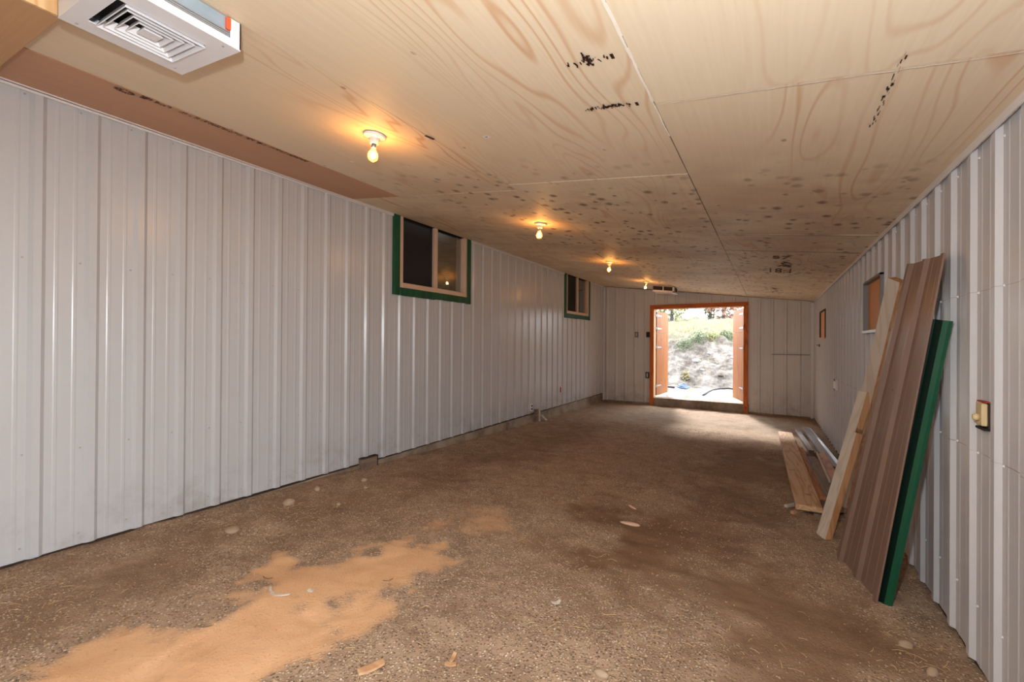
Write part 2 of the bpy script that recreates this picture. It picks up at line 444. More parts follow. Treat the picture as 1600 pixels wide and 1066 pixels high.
# ------------------------------------------------------------------ floor
xs = np.linspace(XL - .2, XR + .15, 180)
ys = np.concatenate([np.linspace(YB - .4, .3, 40)[:-1], np.linspace(.3, 5, 230)[:-1], np.linspace(5, YE + .12, 120)])
GX, GY = np.meshgrid(xs, ys)
GZ = ground(GX, GY)
def floor_masks(GX, GY):
    sand = seg_mask(GX, GY, [(-1.9, .0, .42), (-1.92, .75, .38), (-1.93, 1.2, .37), (-1.88, 1.62, .27), (-1.84, 1.82, .2)], .04, .2, .17)
    sand = np.maximum(sand, .62 * seg_mask(GX, GY, [(-1.95, 2.38, .1), (-1.72, 2.62, .16)], .05, .4, .16))
    sand = np.maximum(sand, .3 * seg_mask(GX, GY, [(-1.9, 3.6, .25), (-2.0, 5.0, .35), (-1.9, 6.3, .3)], .1, .6, .3))
    sand = np.maximum(sand, .3 * seg_mask(GX, GY, [(-1.35, 3.5, .12), (-1.3, 4.2, .2)], .05, .4, .2))
    sand = np.maximum(sand, .3 * seg_mask(GX, GY, [(-2.95, 1.5, .1), (-2.9, 1.62, .1)], .03, .3, .15))
    dark = .9 * seg_mask(GX, GY, [(-1.05, 3.2, .16), (-.8, 3.05, .12), (-.75, 2.5, .15)], .05, .3, .2)
    dark = np.maximum(dark, .75 * seg_mask(GX, GY, [(-.7, 2.6, .25), (-.2, 2.6, .35), (.2, 2.2, .2)], .05, .6, .3))
    dark = np.maximum(dark, .6 * seg_mask(GX, GY, [(-.35, 3.4, .25), (-.2, 5.8, .35), (-.15, 6.8, .2)], .05, .5, .3))
    dark = np.maximum(dark, .6 * seg_mask(GX, GY, [(-2.9, 2.2, .3), (-2.7, 4.5, .3), (-2.6, 6.6, .35)], .05, .7, .3))
    dark = np.maximum(dark, .5 * seg_mask(GX, GY, [(-3.0, .4, .2), (-2.9, 1.4, .2)], .05, .5, .3))
    pale = seg_mask(GX, GY, [(-1.9, 8.2, .9), (-.2, 8.6, .7)], .1, .9, .3)  # paler, greyer ground in front of the doorway
    return sand, dark, pale
sand, dark, pale = floor_masks(GX, GY)
GZ += .006 * sand
fm = bpy.data.meshes.new('floor')
nx, ny = len(xs), len(ys)
idx = np.arange(nx * ny).reshape(ny, nx)
fa = np.stack([idx[:-1, :-1], idx[:-1, 1:], idx[1:, 1:], idx[1:, :-1]], -1).reshape(-1, 4)
fm.from_pydata(np.stack([GX, GY, GZ], -1).reshape(-1, 3).tolist(), [], fa.tolist())
for nm, arr in (('sawdust', sand), ('damp_soil', dark), ('pale_ground', pale)):
    at = fm.attributes.new(nm, 'FLOAT', 'POINT'); at.data.foreach_set('value', arr.reshape(-1).astype(np.float32))
fm.polygons.foreach_set('use_smooth', [True] * len(fm.polygons))
k = N('dirt_floor', .92, .1); P = k.pos()
att = lambda nm: k.n('ShaderNodeAttribute', attribute_name=nm).outputs['Fac']
fine = k.noise(P, 70, 4, .7); mid = k.noise(P, 7, 5, .65); big = k.noise(P, 1.4, 4)
col = k.mix(k.step(mid, .3, .7), srgb(142, 118, 98), srgb(174, 148, 124))
col = k.mix(k.math('MULTIPLY', k.step(big, .4, .65), .5), col, srgb(168, 142, 118))
vg = k.n('ShaderNodeTexVoronoi', feature='F1', i={'Vector': P, 'Scale': 80.0, 'Randomness': 1.0})
peb = k.step(vg.outputs['Distance'], .5, .25)
pc = k.ramp(k.sep(vg.outputs['Color'])[0], [(0.0, srgb(96, 80, 68)), (.35, srgb(142, 122, 104)), (.7, srgb(190, 170, 146)), (1.0, srgb(226, 210, 188))])
gmask = k.math('MULTIPLY', peb, k.step(k.noise(P, 2.2, 4), .22, .45))
gmask = k.math('MULTIPLY', gmask, k.math('SUBTRACT', 1.0, k.math('MULTIPLY', att('damp_soil'), .9)))
col = k.mix(k.math('MULTIPLY', gmask, .9), col, pc)
col = k.mix(k.math('MULTIPLY', att('damp_soil'), .8), col, srgb(112, 82, 60))
col = k.mix(k.math('MULTIPLY', att('pale_ground'), .5), col, srgb(172, 156, 138))
sw = att('sawdust')
sw = k.math('MULTIPLY', sw, k.step(k.math('ADD', sw, k.math('MULTIPLY', k.math('SUBTRACT', k.noise(P, 26, 4, .7), .5), .9)), .2, .55))
scol = k.mix(k.noise(P, 5, 4), srgb(206, 158, 116), srgb(222, 180, 140))
scol = k.mix(k.step(k.noise(P, 55, 3, .7), .62, .8), scol, srgb(170, 110, 72))
col = k.mix(k.math('MULTIPLY', sw, .93), col, scol)
k.color(col)
hgt = k.math('ADD', k.math('MULTIPLY', gmask, .8), k.math('MULTIPLY', fine, .7))
k.bump(k.math('MULTIPLY', hgt, k.math('SUBTRACT', 1.0, k.math('MULTIPLY', sw, .8))), .8, .006)
fm.materials.append(k.mat); M['dirt'] = k.mat
fo = bpy.data.objects.new('floor', fm); COL.objects.link(fo)
tag(fo, 'bare dirt and gravel floor with a band of orange sawdust', 'floor', kind='structure')

# ------------------------------------------------------------------ ribbed panels
PITCH_R = .2286
def rib_profile(s, centers):
    """height of the sheet above its flat at each s"""
    h = 0.0
    for c in centers:
        d = abs(s - c)
        if d < .034: h = max(h, .0165 * min(1, (.034 - d) / .018))
        for q in (.0762, -.0762):
            d2 = abs(s - c - q)
            if d2 < .011: h = max(h, .0016 * min(1, (.011 - d2) / .006))
    return h
def rib_cuts(centers):
    c_ = []
    for c in centers:
        c_ += [c - .034, c - .016, c + .016, c + .034]
        for q in (.0762, -.0762): c_ += [c + q - .011, c + q - .005, c + q + .005, c + q + .011]
    return c_
def panel(name, put, s0, s1, centers, zlo, zhi, holes, mat, parent, lift=0.0, extra=()):
    cuts = sorted(set([round(q, 5) for q in [s0, s1] + [c for c in rib_cuts(centers) + list(extra) + [h for H in holes for h in H[:2]] if s0 < c < s1]]))
    mb = MB()
    for a, b in zip(cuts[:-1], cuts[1:]):
        if b - a < 1e-5: continue
        mid = (a + b) / 2
        ivals = [(0, 1)]
        segs = [(zlo(mid), zhi(mid), zlo(a), zhi(a), zlo(b), zhi(b))]
        hs = [H for H in holes if H[0] < mid < H[1]]
        ha, hb = rib_profile(a + 1e-6, centers) + lift, rib_profile(b - 1e-6, centers) + lift
        spans = []
        lo_a, lo_b = zlo(a), zlo(b)
        for H in sorted(hs, key=lambda q: q[2]):
            if H[2] > min(lo_a, lo_b): spans.append((lo_a, lo_b, H[2], H[2]))
            lo_a = lo_b = H[3]
        if lo_a < zhi(a) - .001: spans.append((lo_a, lo_b, zhi(a), zhi(b)))
        for (a0, b0, a1, b1) in spans:
            mb.quad(put(a, ha, a0), put(b, hb, b0), put(b, hb, b1), put(a, ha, a1))
    if not mb.f: return None
    return mb.build(name, mat, parent)
def screws(name, put, spots, mat, parent):
    mb = MB()
    for s, z, h in spots:
        n0 = len(mb.v)
        ring = [(.006, 0), (.006, .0022), (.0034, .0026), (.003, .006)]
        for r, hh in ring:
            for i in range(6):
                a = i * math.pi / 3
                mb.v.append(put(s + r * math.cos(a), h + hh, z + r * math.sin(a)))
        for q in range(3):
            for i in range(6):
                j = (i + 1) % 6
                mb.f.append((n0 + q * 6 + i, n0 + q * 6 + j, n0 + (q + 1) * 6 + j, n0 + (q + 1) * 6 + i)); mb.m.append(0)
        mb.f.append(tuple(n0 + 18 + i for i in range(6))); mb.m.append(0)
    o = mb.build(name, mat, parent)
    o['kind'] = 'stuff'
    return o

# ---- side wall with the two green-trimmed windows
W1 = (3.404, 4.619, 1.806, 2.62)
W2 = (7.895, 9.115, 1.80, 2.62)
wl = MB()
def slab_with_holes(mb, axis, c0, c1, s0, s1, z0, z1, holes):
    cuts = sorted(set([s0, s1] + [q for H in holes for q in H[:2]]))
    for a, b in zip(cuts[:-1], cuts[1:]):
        lo = z0
        for H in [H for H in holes if H[0] <= a and H[1] >= b]:
            if axis == 'x': mb.box(c0, c1, a, b, lo, H[2])
            else: mb.box(a, b, c0, c1, lo, H[2])
            lo = H[3]
        if lo < z1 - 1e-4:
            if axis == 'x': mb.box(c0, c1, a, b, lo, z1)
            else: mb.box(a, b, c0, c1, lo, z1)
slab_with_holes(wl, 'x', XL - .16, XL - .012, YB, YE + .2, -.02, HL + .06, [W1, W2])
wl = tag(wl.build('wall_left', M['backing'], base=(XL - .09, 4, 0)), 'long wall of white ribbed metal sheets with two dark windows', 'wall', kind='structure')
putL = lambda s, h, z: (XL - .006 + h, s, z)
RL0 = .695
cl = [RL0 + PITCH_R * i for i in range(-12, 44)]
zloL = lambda s: -.002 + .004 * math.sin(s * 1.3)
zhiL = lambda s: HL - .006
holesL = [(3.33, 4.69, 1.74, 3), (7.83, 9.17, 1.74, 3), (2.895, 3.095, -.2, .05), (6.60, 6.68, -.2, .06)]
s = RL0 + PITCH_R * 2 + .034 - 4 * PITCH_R * 3
i = 0
while s < YE - .02:
    e = min(s + 4 * PITCH_R, YE - .01)
    panel('metal_panel', putL, max(s, YB), e, cl, zloL, zhiL, holesL, M['wall'], wl, .0012 * (i % 2))
    s = e; i += 1
spots = []
for c in cl:
    if c < -.5 or c > YE - .1: continue
    for z in (.07, .575, 1.655, 2.545):
        sp = c - .052 + R.uniform(-.006, .006)
        if any(H[0] - .02 < sp < H[1] + .02 and H[2] - .02 < z < H[3] + .02 for H in holesL): continue
        spots.append((sp, z + R.uniform(-.006, .006), .0012))
screws('screw', putL, spots, M['screw_grey'], wl)
mb = MB()
for a, b in ((YB, 3.31), (4.70, 7.80), (9.19, YE)):
    mb.box(XL - .008, XL + .022, a, b, HL - .016, HL - .002, 0)
    mb.box(XL + .0155, XL + .022, a, b, HL - .03, HL - .012, 0)
mb.build('top_trim', M['trim_white'], wl)

# ---- stem wall of concrete under it
mb = MB()
yy = np.linspace(YB, YE + .05, 120)
for a, b in zip(yy[:-1], yy[1:]):
    fa_ = XL + .002 + .004 * float(vnoise(a, 0, 2)); fb_ = XL + .002 + .004 * float(vnoise(b, 0, 2))
    mb.hexa([(XL - .2, a, -.5), (fa_, a, -.5), (fb_, b, -.5), (XL - .2, b, -.5), (XL - .2, a, -.02), (fa_, a, -.02), (fb_, b, -.02), (XL - .2, b, -.02)])
    # lower ledge, half buried
    la = .035 + .02 * float(vnoise(a, 5, 1.5)); lb = .035 + .02 * float(vnoise(b, 5, 1.5))
    za, zb = (float(np.interp(q, [2.2, 3, 5, 10.3], [-.075, -.07, -.11, -.15])) for q in (a, b))
    mb.hexa([(XL - .05, a, -.5), (XL + la, a, -.5), (XL + lb, b, -.5), (XL - .05, b, -.5), (XL - .05, a, za), (XL + la, a, za - .03), (XL + lb, b, zb - .03), (XL - .05, b, zb)])
tag(mb.build('baseboard_left', M['conc'], base=(XL, 4, -.3)), 'rough concrete footing showing under the white metal sheets', 'footing', kind='structure')

# ---- opposite wall, windows boarded with plywood
W3 = (4.20, 4.87, 1.33, 1.742)
W4 = (8.22, 9.02, 1.325, 1.752)
mb = MB()
SIDE = (-1.4, .25, -.4, 1.9)  # unseen opening, added and sized for the light it lets in
slab_with_holes(mb, 'x', XR + .022, XR + .17, YB, YE + .2, -.4, HR + .1, [SIDE])
wr = tag(mb.build('wall_right', M['backing'], base=(XR + .1, 4, -.1)), 'low wall of white ribbed metal sheets with red chalk line', 'wall', kind='structure')
putR = lambda s, h, z: (XR + .015 - h, s, z)
RR0 = 2.321 + .016
cr = [RR0 + PITCH_R * i for i in range(-20, 36)]
zloR = lambda s: float(np.interp(s, [-3, 2.3, 4.5, 7, 10.3], [-.085, -.098, -.105, -.15, -.2])) + .004 * math.sin(s * 5)
zhiR = lambda s: HR - .004
holesR = [W3, W4, (2.392, 2.476, .884, .988), SIDE]
s = RR0 + .034 - 4 * PITCH_R * 5
i = 0
while s < YE - .02:
    e = min(s + 4 * PITCH_R, YE - .01)
    panel('metal_panel', putR, max(s, YB), e, cr, zloR, zhiR, holesR, M['wall_line'], wr, .0012 * (i % 2), extra=(2.392, 2.476))
    s = e; i += 1
spots = []
for c in cr:
    if c < .5 or c > YE - .1: continue
    for z in (-.04, .14, .772, 1.432, 1.985):
        if z == -.04: continue
        sp = c - .05 + R.uniform(-.005, .005)
        if any(H[0] - .02 < sp < H[1] + .02 and H[2] - .02 < z < H[3] + .02 for H in holesR): continue
        spots.append((sp, z + R.uniform(-.004, .004), .0012))
screws('screw', putR, spots, M['trim_white'], wr)
mb = MB()
mb.box(XR - .012, XR + .02, YB, YE, HR - .006, HR + .006)
mb.box(XR - .0125, XR - .006, YB, YE, HR - .026, HR + .002)
mb.build('top_trim', M['trim_white'], wr)

# ---- end wall with the doorway
DX0, DX1, DZ = -2.285, -.475, 1.995
mb = MB()
slab_with_holes(mb, 'y', YE + .012, YE + .15, XL - .16, XR + .17, -.5, 2.75, [(DX0 - .02, DX1 + .02, -.6, DZ + .02)])
we = tag(mb.build('wall_back', M['backing'], base=(-1.4, YE + .08, 0)), 'end wall of dusty white ribbed sheets round a wooden doorway', 'wall', kind='structure')
putE = lambda s, h, z: (s, YE + .004 - h, z)
CE0 = .03
ce = [CE0 + PITCH_R * i for i in range(-17, 5)]
zloE = lambda s: float(np.interp(s, [XL, -2.4, -.4, XR], [-.165, -.15, -.19, -.2]))
zhiE = lambda s: ceil_z(s) - .012
def putE2(s, h, z):       # the repaired corner: lower sheets sit under a dark lapped edge
    return (s, YE + .001 - h * .9, z)
holesE = [(DX0 - .04, DX1 + .04, -.6, DZ + .04)]
s = CE0 - .034 - 4 * PITCH_R * 4
i = 0
while s < XR - .01:
    e = min(s + 4 * PITCH_R, XR - .004)
    if s >= CE0 - .035:
        panel('metal_panel', putE, max(s, XL + .01), e, ce, lambda q: 1.0, zhiE, holesE, M['wall_far'], we, .004)
        panel('metal_panel', putE2, max(s, XL + .01), e, ce, zloE, lambda q: 1.012, holesE, M['wall_far'], we)
    else:
        panel('metal_panel', putE, max(s, XL + .01), e, ce, zloE, zhiE, holesE, M['wall_far'], we, .001 * (i % 2))
    s = e; i += 1
MB().box(CE0 - .01, XR - .06, YE - .026, YE + .002, 1.0, 1.012).build('lap_edge', M['dark_galv'], we)
mb = MB()
mb.box(XR - .05, XR - .004, YE - .03, YE - .012, -.22, HR - .01)
mb.build('corner_trim', M['trim_white'], we)
mb = MB()
mb.box(XL + .004, XL + .05, YE - .028, YE - .016, -.17, HL - .02)
mb.build('corner_trim', M['trim_white'], we)
mb = MB()
P8 = [(XL, YE - .03, HL - .022), (XR, YE - .03, HR - .022), (XR, YE + .01, HR - .022), (XL, YE + .01, HL - .022),
      (XL, YE - .03, HL - .006), (XR, YE - .03, HR - .006), (XR, YE + .01, HR - .006), (XL, YE + .01, HL - .006)]
mb.hexa(P8); mb.build('top_trim', M['wall_far'], we)
mb = MB().box(XL - .2, DX0 - .09, YE + .0, YE + .2, -.6, -.155).box(DX1 + .09, XR + .2, YE + .0, YE + .2, -.6, -.195)
tag(mb.build('baseboard_back', M['conc']), 'concrete footing under the dusty end wall', 'footing', kind='structure')

# ---- end wall behind the camera
mb = MB().box(XL - .16, XR + .17, YB - .12, YB, -.3, 2.75)
tag(mb.build('wall_front', M['wall'], base=(-1.4, YB, 0)), 'plain end wall behind the camera', 'wall', kind='structure')

# ---- ceiling: roof deck and the plywood sheets nailed under it
mb = MB().box(XL - .2, XR + .2, YB - .15, YE + .25, HL + .014, HL + .1, 0, SLOPE)
ce_o = tag(mb.build('ceiling', M['backing'], base=(-1.4, 4, 2.4)), 'sloping ceiling of bare plywood sheets over dirt floor', 'ceiling', kind='structure')
def sheet(x0, x1, y0, y1, mat, dz=0.0):
    g = .0024
    cx, cy = (x0 + x1) / 2, (y0 + y1) / 2
    mb = MB().box(x0 + g, x1 - g, y0 + g, y1 - g, HL + dz, HL + .012 + dz, 0, SLOPE)
    return mb.build('plywood_sheet', mat, ce_o, base=(cx, cy, ceil_z(cx)))
X1, X2, X3 = -2.852, -1.632, -.412
for x0, x1, ya, mat in ((X1, X2, .34, M['ply']), (X2, X3, .21, M['ply']), (X3, XR, -.63, M['ply'])):
    y = ya - 2.44
    while y < YE:
        a, b = max(y, YB), min(y + 2.44, YE)
        if b - a > .05: sheet(x0, x1, a, b, mat, R.uniform(0, .004))
        y += 2.44
sheet(XL, X1, YB, .34, M['ply_red']); sheet(XL, X1, .34, 2.78, M['ply_red'], .0)
for a in (2.78, 5.22, 7.66):
    sheet(XL, X1, a, min(a + 2.44, YE), M['ply'], .001)
# light in the open joint painted white, split veneer and roller marks: flat print and strips on the sheets
def on_ceiling(mb, x, y, dx, dy, lift=.0016, ang=0.0, m=0):
    c, s_ = math.cos(ang), math.sin(ang)
    q = []
    for a, b in ((-dx, -dy), (-dx, dy), (dx, dy), (dx, -dy)):
        X, Y = x + a * c - b * s_, y + a * s_ + b * c
        q.append((X, Y, ceil_z(X) - lift))
    mb.quad(*q, m)
mb = MB()
yy = np.linspace(.3, 2.12, 60)
for a, b in zip(yy[:-1], yy[1:]):
    wdt = .0055 if b < 1.8 else .0035
    on_ceiling(mb, X3 + .001 * math.sin(a * 31), (a + b) / 2, wdt * R.uniform(.7, 1.1), (b - a) / 2, .003)
mb.build('lit_joint', M['chalk'], ce_o)
mb = MB()
for i in range(44):
    x = X3 + .02 + i * (XR - X3 - .03) / 44
    on_ceiling(mb, x + .012, 1.811 + R.uniform(-.002, .002), .014, R.uniform(.0008, .0035), .003)
mb.build('lit_joint', M['chalk'], ce_o)
mb = MB()
for i in range(26):
    y = 1.72 + i * .02
    on_ceiling(mb, .345 + .006 * math.sin(i * 1.7), y, R.uniform(.0008, .0022) if R.random() < .75 else .0004, .011, .003)
for (x, y) in ((.343, 1.93), (.349, 1.9), (.34, 1.98)): on_ceiling(mb, x, y, .004, .008, .0032)
mb.build('veneer_split', M['ink'], ce_o)
mb = MB()
for cx, cy, n, spread in ((-.57, 1.437, 22, .10), (-.61, 1.768, 70, .12)):
    for i in range(n):
        x = cx + R.choice((-.5, .1, .35, .6)) * spread + R.gauss(0, spread * .16)
        on_ceiling(mb, x, cy + R.gauss(0, .007), R.uniform(.0012, .0045), R.uniform(.002, .009), .0028 + i * 1e-5, R.uniform(-.4, .4))
for i in range(26): on_ceiling(mb, -.555 + R.gauss(0, .007), 1.43 + R.gauss(0, .018), R.uniform(.002, .006), R.uniform(.003, .008), .0038 + i * 1e-5, R.uniform(-.7, .7))
for x, y in ((-.47, 1.44), (-.475, 1.78)): on_ceiling(mb, x, y, .006, .014, .003)
mb.build('ink_blot', M['ink'], ce_o)
mb = MB()
on_ceiling(mb, -1.628, 1.812, .009, .03, .003, -.25)
mb.build('knot_plug', M['ink'], ce_o)
mb = MB(); on_ceiling(mb, -1.3, 1.89, .019, .014, .003)
mb.build('sticker', M['sticker'], ce_o)
mb = MB(); on_ceiling(mb, -1.3, 1.89, .009, .004, .0036)
mb.build('sticker_print', M['ink_soft'], ce_o)
mb = MB(); on_ceiling(mb, -2.496, 1.988, .016, .011, .003)
mb.build('sticker', M['sticker'], ce_o)
# worn, unreadable mill stamp along the reddish sheet: an oval mark, then broken strokes in two rows
mb = MB()
for i in range(20):
    a = 2 * math.pi * i / 20
    on_ceiling(mb, -2.905 + .026 * math.sin(a), .885 + .036 * math.cos(a), .0035, .007, .0028, -a)
for i in range(9): on_ceiling(mb, -2.905 + R.uniform(-.013, .013), .885 + R.uniform(-.02, .02), .003, .006, .0029, R.uniform(-1, 1))
y = .95
while y < 1.9:
    gap = any(a < y < b for a, b in ((.99, 1.0), (1.085, 1.12), (1.46, 1.485), (1.60, 1.63), (1.74, 1.76)))
    if not gap:
        for r in (-.889, -.868):
            if .95 < y < .985 or 1.77 < y < 1.9 or R.random() < .72:
                on_ceiling(mb, -2 + r + R.uniform(-.004, .004), y, R.uniform(.005, .0105), R.uniform(.0025, .006), .0028 + R.uniform(0, 3e-4), R.uniform(-.5, .5))
    y += .0125
for y in (.955, .963, .971, 1.565, 1.571): on_ceiling(mb, -2.885, y, .022, .004, .0033, .25)
mb.build('mill_stamp', M['ink_soft'], ce_o)
# hand-scrawled figures on the far sheets
def ceiling_text(txt, x, y, size, mat, name, sx=1.0):
    cu = bpy.data.curves.new(name, 'FONT'); cu.body = txt; cu.size = 1.0; cu.align_x = 'CENTER'
    to = bpy.data.objects.new(name, cu); COL.objects.link(to)
    dg = bpy.context.evaluated_depsgraph_get()
    me = bpy.data.meshes.new_from_object(to.evaluated_get(dg))
    bpy.data.objects.remove(to, do_unlink=True)
    mb = MB()
    mb.v = [(x + v.co.x * size[0], y - v.co.y * size[1], ceil_z(x + v.co.x * size[0]) - .0035) for v in me.vertices]
    mb.f = [tuple(p.vertices) for p in me.polygons]; mb.m = [0] * len(mb.f)
    return mb.build(name, mat, ce_o)
ceiling_text('57', .09, 5.42, (.17, .26), M['ink_soft'], 'scrawled_figure')
ceiling_text('18:1', .1, 6.45, (.17, .52), M['ink_soft'], 'scrawled_figure')
mb = MB()
for i in range(16): on_ceiling(mb, .15 + R.gauss(0, .03), 5.75 + R.gauss(0, .12), R.uniform(.006, .02), R.uniform(.01, .05), .0034 + i * 1e-5, R.uniform(-.8, .8))
for i in range(18): on_ceiling(mb, .06 + R.gauss(0, .05), 8.5 + R.gauss(0, .3), R.uniform(.005, .012), R.uniform(.02, .09), .0034 + i * 1e-5, R.uniform(-.8, .8))
for x, y, l in ((-1.95, 5.6, .22), (-1.97, 8.0, .32)): on_ceiling(mb, x - .03, y, .006, l, .0036, .06)
mb.build('dark_scrawl', M['ink_soft'], ce_o)

# ------------------------------------------------------------------ windows
def side_window(name, y0, y1, zb, label, gap):
    e = tag(empty(name, (XL, (y0 + y1) / 2, zb)), label, 'window', kind='structure')
    x0, x1 = XL - .008, XL + .026
    a, b = y0 - .088, y1 + .08
    zt = HL - .002
    MB().box(x0, x1, a, y0, zb - .085, zt).build('trim_board', M['green_trim'], e, bevel=.003)
    MB().box(x0, x1, y1, b, zb - .085, zt).build('trim_board', M['green_trim'], e, bevel=.003)
    mb = MB(); ym = y0 + (y1 - y0) * .47
    P = lambda y, z: (y, z)
    mb.box(x0, x1 + .002, y0, ym, zb - .088, zb - .002); mb.box(x0, x1, ym, y1, zb - .08, zb + .0)
    mb.build('trim_board', M['green_trim'], e, bevel=.003)
    f = .052
    mb = MB()
    mb.box(XL - .09, XL + .018, y0, y0 + f, zb, zt + .0); mb.box(XL - .09, XL + .018, y1 - f, y1, zb, zt)
    mb.box(XL - .09, XL + .018, y0 + f, y1 - f, zb, zb + .055); 
    mb.build('window_frame', M['vinyl'], e, bevel=.003)
    ym = (y0 + y1) / 2 + .0
    MB().box(XL - .07, XL + .008, ym - .03, ym + .03, zb + .055, zt).build('mullion', M['vinyl'], e, bevel=.003)
    MB().box(XL - .062, XL - .052, y1 - f - .085, y1 - f - .05, zb + .055, zt).box(XL - .07, XL - .05, ym + .03, y1 - f, zb + .055, zb + .07).build('sash', M['vinyl'], e)
    MB().box(XL - .05, XL - .046, ym + .03, y1 - f, zb + .055, zt).build('pane', M['pane'], e)
    MB().box(XL - .06, XL - .056, y0 + f, ym - .03, zb + .055, zt).build('pane', M['pane'], e)
    MB().box(XL - .03, XL - .0285, y0 + f, ym - .03, zb + .055, zt).build('insect_screen', M['screen'], e)
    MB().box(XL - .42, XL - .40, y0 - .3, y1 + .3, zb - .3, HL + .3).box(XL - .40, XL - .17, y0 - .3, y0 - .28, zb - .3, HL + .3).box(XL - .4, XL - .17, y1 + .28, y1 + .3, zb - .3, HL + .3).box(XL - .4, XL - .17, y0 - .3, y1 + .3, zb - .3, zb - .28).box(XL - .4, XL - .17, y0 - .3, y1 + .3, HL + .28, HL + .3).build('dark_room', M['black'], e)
    return e
side_window('window_1', W1[0], W1[1], W1[2], 'larger green trimmed sliding window reflecting a lit bulb', 0)
side_window('window_2', W2[0], W2[1], W2[2], 'far green trimmed sliding window close to the end wall', 0)
def boarded(name, Wd, label, metal):
    y0, y1, z0, z1 = Wd
    e = tag(empty(name, (XR, (y0 + y1) / 2, z0)), label, 'window', kind='structure')
    MB().box(XR + .016, XR + .021, y0, y1, z0, z1).build('plywood_board', M['ply_board'], e, base=(XR, (y0 + y1) / 2, z0))
    mt = M['dark_galv'] if metal else M['backing']
    t = .028
    x0 = XR - (.02 if metal else .004)
    MB().box(x0, XR + .018, y1 - .004, y1 + t * .4, z0 - .01, z1 + .01).build('edge_trim', mt, e)
    MB().box(x0, XR + .018, y0 - t, y0 + .004, z0 - .01, z1 + .01).build('edge_trim', mt, e)
    MB().box(x0, XR + .018, y0 - t, y1 + t * .4, z1 - .004, z1 + .014).build('edge_trim', mt, e)
    MB().box(x0 - .006, XR + .018, y0 - t, y1 + t * .4, z0 - .02, z0 + .002).build('edge_trim', M['galv'] if metal else M['ply_board'], e)
boarded('window_3', W3, 'orange plywood filling a metal edged window beside leaning boards', True)
boarded('window_4', W4, 'small orange plywood filled opening near the far corner', False)

# ------------------------------------------------------------------ doorway and its split door leaves
d = tag(empty('door_1', (-1.38, YE, 0)), 'wooden doorway framed in orange fir with split leaves swung open', 'door', kind='structure')
MB().box(-2.375, -2.288, YE - .034, YE + .01, -.2, 2.0).build('casing', M['fir'], d, base=(-2.33, YE, 0), bevel=.004)
MB().box(-.478, -.39, YE - .034, YE + .01, -.245, 2.0).build('casing', M['fir'], d, base=(-.43, YE, 0), bevel=.004)
MB().box(-2.375, -.39, YE - .036, YE + .01, 1.998, 2.085).build('head_casing', M['fir_h'], d, base=(-1.38, YE, 2.0), bevel=.004)
MB().box(-2.31, -2.287, YE + .01, YE + .19, -.03, 2.0).build('jamb', M['jamb'], d, base=(-2.29, YE + .1, 0))
MB().box(-.476, -.45, YE + .01, YE + .19, -.03, 2.0).build('jamb', M['jamb'], d, base=(-.46, YE + .1, 0))
MB().box(-2.31, -.45, YE + .01, YE + .19, 1.99, 2.02).build('head_jamb', M['jamb'], d, base=(-1.38, YE + .1, 2))
mb = MB()
for i in range(24):
    a = DX0 - .1 + i * (DX1 - DX0 + .2) / 24; b = DX0 - .1 + (i + 1) * (DX1 - DX0 + .2) / 24
    ya, yb = YE - .005 + .006 * float(vnoise(a, 3, 4)), YE - .005 + .006 * float(vnoise(b, 3, 4))
    mb.hexa([(a, ya, -.6), (b, yb, -.6), (b, YE + .3, -.6), (a, YE + .3, -.6), (a, ya, -.03), (b, yb, -.034), (b, YE + .3, -.034), (a, YE + .3, -.03)])
mb.build('sill', M['conc'], d)
def leaf(px, py, ang, z0, z1, hz, side):
    """leaf hinged on the outer edge of the jamb; ang is the outward direction"""
    dx, dy = math.cos(ang), math.sin(ang)
    nx_, ny_ = (dy, -dx) if side < 0 else (-dy, dx)       # room-facing side
    L, T = .88, .04
    def pt(a, b, z): return (px + dx * a + nx_ * b, py + dy * a + ny_ * b, z)
    mb = MB()
    nb = 6
    for i in range(nb):
        a, b = i * L / nb + .0015, (i + 1) * L / nb - .0015
        mb.hexa([pt(a, -T, z0), pt(b, -T, z0), pt(b, 0, z0), pt(a, 0, z0), pt(a, -T, z1), pt(b, -T, z1), pt(b, 0, z1), pt(a, 0, z1)] if side < 0 else
                [pt(a, -T, z0), pt(a, 0, z0), pt(b, 0, z0), pt(b, -T, z0), pt(a, -T, z1), pt(a, 0, z1), pt(b, 0, z1), pt(b, -T, z1)])
    lf = mb.build('door_leaf', M['leaf_wood'], d, base=pt(L / 2, 0, z0))
    for z in hz:
        mb = MB()
        q = [(-.06, .032), (.0, .032), (.02, .02), (.30, .012), (.34, .008)]
        for (a, h1), (b, h2) in zip(q[:-1], q[1:]):
            c = .004
            mb.hexa([pt(a, .0, z - h1), pt(b, .0, z - h2), pt(b, c, z - h2), pt(a, c, z - h1), pt(a, 0, z + h1), pt(b, 0, z + h2), pt(b, c, z + h2), pt(a, c, z + h1)])
        mb.tube([pt(0, .008, z - .05), pt(0, .008, z + .05)], .009, 8)
        mb.build('hinge', M['galv'], lf)
SPLIT = 1.46
A_L = math.atan2(.9, .085); A_R = math.atan2(.86, -.26)
leaf(-2.268, YE + .19, A_L, -.0, SPLIT - .004, (.22, 1.12), -1)
leaf(-2.268, YE + .19, A_L, SPLIT + .004, 1.955, (1.56, 1.86), -1)
leaf(-.485, YE + .19, A_R, -.02, SPLIT - .004, (.26, 1.12), 1)
leaf(-.485, YE + .19, A_R, SPLIT + .004, 1.975, (1.56, 1.86), 1)

